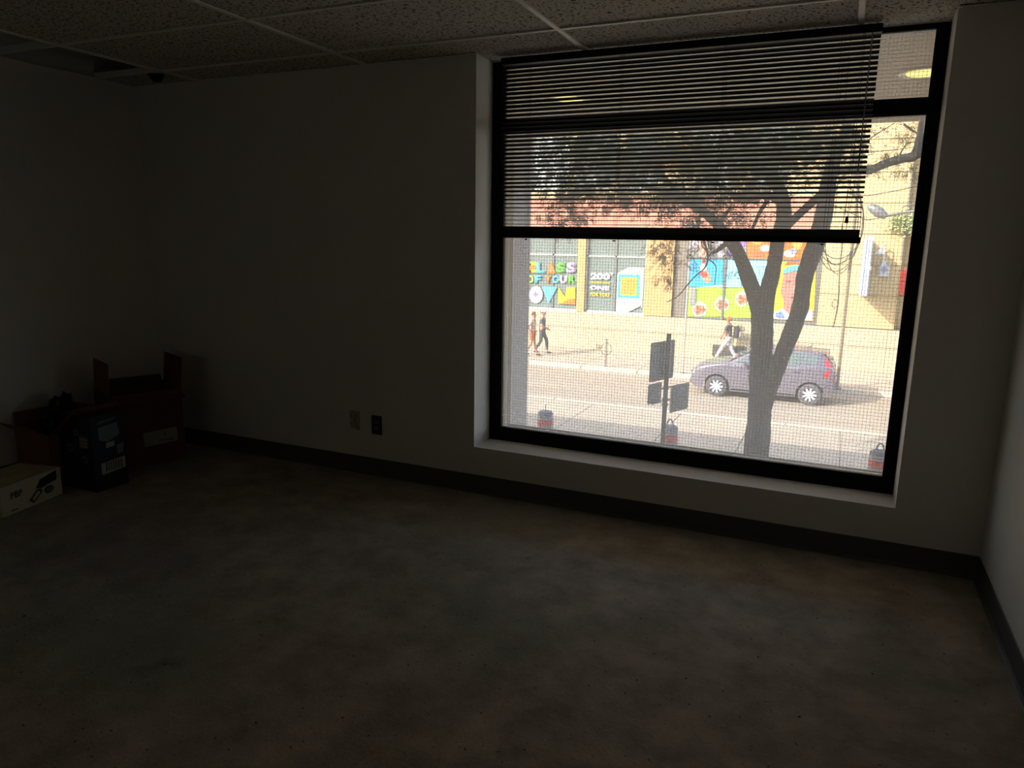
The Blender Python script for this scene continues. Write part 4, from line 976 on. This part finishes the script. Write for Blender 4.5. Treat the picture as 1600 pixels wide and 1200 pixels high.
MB().box(3.975, 3.99, .60, 1.10, .74, .84).build('number_plate', lab_m, car)
MB().prism([(3.45, 1.47), (3.72, 1.45), (3.74, 1.43), (3.5, 1.44)], .32, 1.38).build('rear_spoiler', cpaint, car)
for s in (0, 1):
    y = -.02-.14 if s == 0 else WCAR+.02
    MB().box(1.50, 1.62, y, y+.14, 1.0, 1.11).build('wing_mirror', cpaint, car, smooth=True, bevel=.03)
MB().tube([(3.2, .85, 1.53), (3.28, .85, 1.62)], [.02, .006], 8).build('roof_aerial', cpl, car)
for cx in (FW, RW):
    for s in (0, 1):
        y0 = .015 if s == 0 else WCAR-.015; sg_ = 1 if s == 0 else -1
        prof = [(.19, .0), (.205, -.0), (.27, .004), (.297, .02), (.305, .05), (.305, .15), (.29, .185), (.19, .19)]
        wl = MB().lathe([(r, sg_*h) for r, h in prof], 36, (cx, y0, WR), 'Y', cap=False).build('wheel', rub, car, smooth=True)
        rim = MB(); rim.lathe([(.0, sg_*.03), (.03, sg_*.022), (.032, sg_*.03), (.17, sg_*.075), (.175, sg_*.02), (.192, sg_*.0), (.200, sg_*.004), (.200, sg_*.06), (.18, sg_*.1), (0, sg_*.1)], 36, (cx, y0-sg_*.003, WR), 'Y')
        ro = rim.build('rim', mat('rim_dark', '4f5054', .5, .3), wl, smooth=True)
        spk = MB()
        for k in range(9):
            a = 2*math.pi*k/9; ca, sa = math.cos(a), math.sin(a)
            p = [(.02, -.018), (.19, -.030), (.19, .030), (.02, .018)]
            spk.plate([Vector((cx+r_*ca-t_*sa, y0+sg_*.008, WR+r_*sa+t_*ca)) for r_, t_ in p], (0, sg_, 0), .02)
        spk.build('spokes', alloy, wl)
        MB().lathe([(.05, sg_*.0), (.045, -sg_*.008), (0, -sg_*.008)], 16, (cx, y0+sg_*.006, WR), 'Y').build('hub_cap', alloy, wl)

# ------------------------------------------------------------------ people
def skin_mesh(verts, edges, root=0, sub=2):
    me = bpy.data.meshes.new('tmp'); me.from_pydata([v[0] for v in verts], edges, [])
    o = bpy.data.objects.new('tmp', me); COL.objects.link(o)
    md = o.modifiers.new('skin', 'SKIN'); md.use_smooth_shade = True
    for i, v in enumerate(verts):
        r = v[1] if isinstance(v[1], tuple) else (v[1], v[1])
        me.skin_vertices[0].data[i].radius = r
    me.skin_vertices[0].data[root].use_root = True
    s = o.modifiers.new('sub', 'SUBSURF'); s.levels = sub; s.render_levels = sub
    bpy.context.view_layer.update()
    out = bpy.data.meshes.new_from_object(o.evaluated_get(bpy.context.evaluated_depsgraph_get()))
    bpy.data.objects.remove(o, do_unlink=True); return out
def add_mesh(name, me, m_, parent):
    me.name = name; me.materials.clear(); me.materials.append(m_)
    for p in me.polygons: p.use_smooth = True
    o = bpy.data.objects.new(name, me); COL.objects.link(o); o.parent = parent; return o
def person(label, loc, face, joints, cols, h=1.0, hat=None, bag=False, hair_long=False, shorts=False):
    """joints: dict of local points, figure faces +x; face = rotation about z"""
    J = {k: Vector(v)*h for k, v in joints.items()}
    t = thing('person', label, 'person', loc, 'people on the far pavement', local=True); t.rotation_euler = (0, 0, face)
    def fingers(V, E, iw, hand, elbow):
        d = (hand-elbow).normalized(); V.append((hand+d*.05*h, (.034*h, .02*h))); ip = len(V)-1; E.append((iw, ip))
        sd = d.cross(Vector((1, 0, 0))).normalized() if abs(d.x) < .9 else Vector((0, 1, 0))
        fw_ = d.cross(sd).normalized()
        for k, L in enumerate((.07, .08, .075, .06)):
            o_ = fw_*(k-1.5)*.019*h; a = hand+d*.085*h+o_
            V.append((a, .0085*h)); V.append((a+d*L*.5*h+sd*.008*h, .008*h)); V.append((a+d*L*.8*h+sd*.025*h, .0065*h))
            E.extend([(ip, len(V)-3), (len(V)-3, len(V)-2), (len(V)-2, len(V)-1)])
        a = hand+d*.04*h+fw_*.045*h; V.append((a, .011*h)); V.append((a+d*.04*h+fw_*.012*h, .009*h)); E.extend([(ip, len(V)-2), (len(V)-2, len(V)-1)])
    V, E = [], []
    def add(p, r, par=None):
        V.append((p, r)); i = len(V)-1
        if par is not None: E.append((par, i))
        return i
    pe_ = add(J['pelvis'], (.13*h, .10*h)); sp1 = add(J['spine'], (.115*h, .085*h), pe_); ch = add(J['chest'], (.14*h, .10*h), sp1)
    nk = add(J['neck'], .055*h, ch); hd1 = add(J['head']+Vector((.005, 0, -.055))*h, .066*h, nk); hd2 = add(J['head']+Vector((0, 0, .03))*h, .083*h, hd1); hd3 = add(J['head']+Vector((-.005, 0, .085))*h, .06*h, hd2)
    for s in ('l', 'r'):
        a = add(J['sh_'+s], .052*h, ch); b = add(J['el_'+s], .038*h, a); c = add(J['ha_'+s], .026*h, b); fingers(V, E, c, J['ha_'+s], J['el_'+s])
        a = add(J['hip_'+s], .082*h, pe_); b = add(J['kn_'+s], .056*h, a); c = add(J['an_'+s], .038*h, b)
        d = add(J['an_'+s]+Vector((.06, 0, -.055))*h, .038*h, c); e = add(J['an_'+s]+Vector((.15, 0, -.065))*h, .030*h, d)
    add_mesh('body', skin_mesh(V, E), mat('skin_'+cols['skin'], cols['skin'], .6), t)
    # top
    V, E = [], []
    a0 = add(J['spine']-Vector((0, 0, .21))*h, (.142*h, .112*h)); a1 = add(J['spine'], (.128*h, .100*h), a0); a2 = add(J['chest'], (.158*h, .118*h), a1); a3 = add(J['neck']-Vector((0, 0, .04))*h, .07*h, a2)
    for s in ('l', 'r'):
        a = add(J['sh_'+s], .066*h, a2); b = add(J['sh_'+s].lerp(J['el_'+s], .8 if not cols.get('long') else 1), .056*h, a)
        if cols.get('long'): add(J['ha_'+s].lerp(J['el_'+s], .12), .042*h, b)
    add_mesh('shirt', skin_mesh(V, E), mat('cloth_'+cols['top'], cols['top'], .85), t)
    if cols.get('top2'):
        V, E = [], []; a0 = add(J['spine']-Vector((0, 0, .22))*h, (.15*h, .12*h)); a1 = add(J['spine']+Vector((0, 0, .07))*h, (.14*h, .112*h), a0)
        add_mesh('shirt_lower', skin_mesh(V, E), mat('cloth_'+cols['top2'], cols['top2'], .85), t)
    V, E = [], []
    a0 = add(J['pelvis']+Vector((0, 0, .09))*h, (.138*h, .108*h))
    for s in ('l', 'r'):
        a = add(J['hip_'+s], .096*h, a0); b = add(J['kn_'+s].lerp(J['hip_'+s], .25 if shorts else 0), .072*h, a)
        if not shorts: add(J['an_'+s].lerp(J['kn_'+s], .1), .056*h, b)
    add_mesh('trousers' if not shorts else 'shorts', skin_mesh(V, E), mat('cloth_'+cols['leg'], cols['leg'], .85), t)
    for s in ('l', 'r'):
        V, E = [], []; p = J['an_'+s]
        a0 = add(p+Vector((-.035, 0, -.045))*h, (.046*h, .044*h)); a1 = add(p+Vector((.07, 0, -.055))*h, (.048*h, .040*h), a0); add(p+Vector((.17, 0, -.065))*h, (.042*h, .030*h), a1)
        add_mesh('shoe', skin_mesh(V, E, sub=1), mat('cloth_'+cols['shoe'], cols['shoe'], .7), t)
    hp = J['head']
    def ball(c, r, name, m_, sub_=2, keep=None):
        bm = bmesh.new(); bmesh.ops.create_icosphere(bm, subdivisions=sub_, radius=1)
        if keep: bmesh.ops.delete(bm, geom=[v for v in bm.verts if not keep(v.co)], context='VERTS')
        for v in bm.verts: v.co = Vector((v.co.x*r[0], v.co.y*r[1], v.co.z*r[2]))*h+c
        k = MB(); k.bm.free(); k.bm = bm; o = k.build(name, m_); o.parent = t
        for p in o.data.polygons: p.use_smooth = True
        return o
    ball(hp+Vector((-.008, 0, .035))*h, (.102, .092, .112), 'hair', mat('hair_'+cols['hair'], cols['hair'], .9), 3, lambda c: c.z > .25-.95*max(0, -c.x) and not (c.x > .55 and c.z < .55))
    skm = mat('skin_'+cols['skin'], cols['skin'], .6)
    ball(hp+Vector((.085, 0, .0))*h, (.022, .012, .022), 'nose', skm)
    for s in (-1, 1):
        ball(hp+Vector((.072, s*.030, .022))*h, (.012, .014, .009), 'eye', blk, 1); ball(hp+Vector((-.005, s*.078, .0))*h, (.018, .012, .028), 'ear', skm, 1)
    ball(hp+Vector((.070, 0, -.040))*h, (.012, .024, .006), 'mouth', mat('lip', '8e4a44', .6), 1)
    if hat:
        ball(hp+Vector((0, 0, .05))*h, (.108, .098, .095), 'cap_crown', mat('cap_'+hat, hat, .8), 3, lambda c: c.z > 0)
        k = MB(); c = hp+Vector((.10, 0, .055))*h
        k.plate([c+Vector((-.02, -.075, 0))*h, c+Vector((.05, -.06, -.01))*h, c+Vector((.075, 0, -.012))*h, c+Vector((.05, .06, -.01))*h, c+Vector((-.02, .075, 0))*h], (0, 0, 1), .008)
        o = k.build('cap_peak', mat('cap_'+hat, hat, .8)); o.parent = t
    return t, J
walkR = dict(pelvis=(0, 0, .93), spine=(.01, 0, 1.10), chest=(.02, 0, 1.28), neck=(.03, 0, 1.44), head=(.05, 0, 1.56),
             sh_l=(.02, .18, 1.38), sh_r=(.02, -.18, 1.38), el_l=(-.08, .22, 1.12), ha_l=(.02, .22, .90), el_r=(.05, -.23, 1.12), ha_r=(.24, -.20, 1.02),
             hip_l=(0, .09, .88), hip_r=(0, -.09, .88), kn_l=(.18, .09, .50), an_l=(.20, .09, .10), kn_r=(-.02, -.09, .48), an_r=(-.26, -.09, .13))
p1 = atz(846, 552, ZS)
t1, J1 = person('person in a peaked cap, dark tee and dark trousers walking right', (p1.x, p1.y, ZS), .15, walkR, dict(skin='b98a78', top='4b5866', top2='6a4f55', leg='4d545b', shoe='3f444a', hair='3b322c'), .98, hat='d8d3cf')
k = MB().box(0, .012, -.035, .035, -.07, .07); o = k.build('phone', blk); o.location = (p1.x+.30, p1.y-.17, ZS+1.0*.98+.05); o.rotation_euler = (0, .9, .15)
tag(o, 'dark phone held out in front by the person in the peaked cap', 'phone')
p2 = atz(833, 556, ZS)
walk2 = dict(walkR); walk2.update(el_r=(-.12, -.22, 1.14), ha_r=(-.02, -.20, .96), kn_l=(.06, .09, .49), an_l=(.16, .09, .10))
person('person in a light top and orange shorts half hidden behind the column', (p2.x-.05, p2.y+.02, ZS), .1, walk2, dict(skin='b08473', top='c8b7a6', leg='c0623a', shoe='3f444a', hair='5a4638'), .97, shorts=True)
p3 = at(1136, 563, 27.15)
walkL = dict(walkR); walkL.update(kn_l=(.22, .09, .52), an_l=(.42, .09, .12), kn_r=(-.10, -.09, .49), an_r=(-.30, -.09, .17), el_l=(.12, .22, 1.16), ha_l=(.20, .20, .98), el_r=(.10, -.22, 1.14), ha_r=(.16, -.20, .95))
t3, J3 = person('person in an orange cap, dark top and pale trousers walking left behind the car', (p3.x, 27.15, ZS), math.pi-.1, walkL, dict(skin='a5765f', top='3f464c', leg='c9c8cc', shoe='d8d8da', hair='d8602a'), .98, hat='e0662a')
bk = thing('backpack', 'black and white backpack on the back of the person in the orange cap', 'backpack', (p3.x+.27, 27.15, ZS+1.12), local=True)
bm = bmesh.new(); bmesh.ops.create_cube(bm, size=1)
for v in bm.verts: v.co = Vector((v.co.x*.22, v.co.y*.30, v.co.z*.44))
bmesh.ops.bevel(bm, geom=list(bm.edges), offset=.06, segments=3, affect='EDGES'); k = MB(); k.bm.free(); k.bm = bm; k.build('bag_body', mat('bag_dark', '33363a', .7), bk, smooth=True)
MB().box(.10, .15, -.11, .11, -.16, .04).build('front_pocket', mat('bag_grey', 'a6a8ab', .7), bk, bevel=.012)
for s in (-1, 1): MB().tube([(-.08, s*.10, .18), (-.22, s*.11, .22), (-.30, s*.12, .08), (-.24, s*.13, -.12), (-.08, s*.12, -.18)], .014, 6).build('shoulder_strap', mat('bag_dark', ''), bk)
for o in LOCALS:
    if '_local' in o: del o['_local']
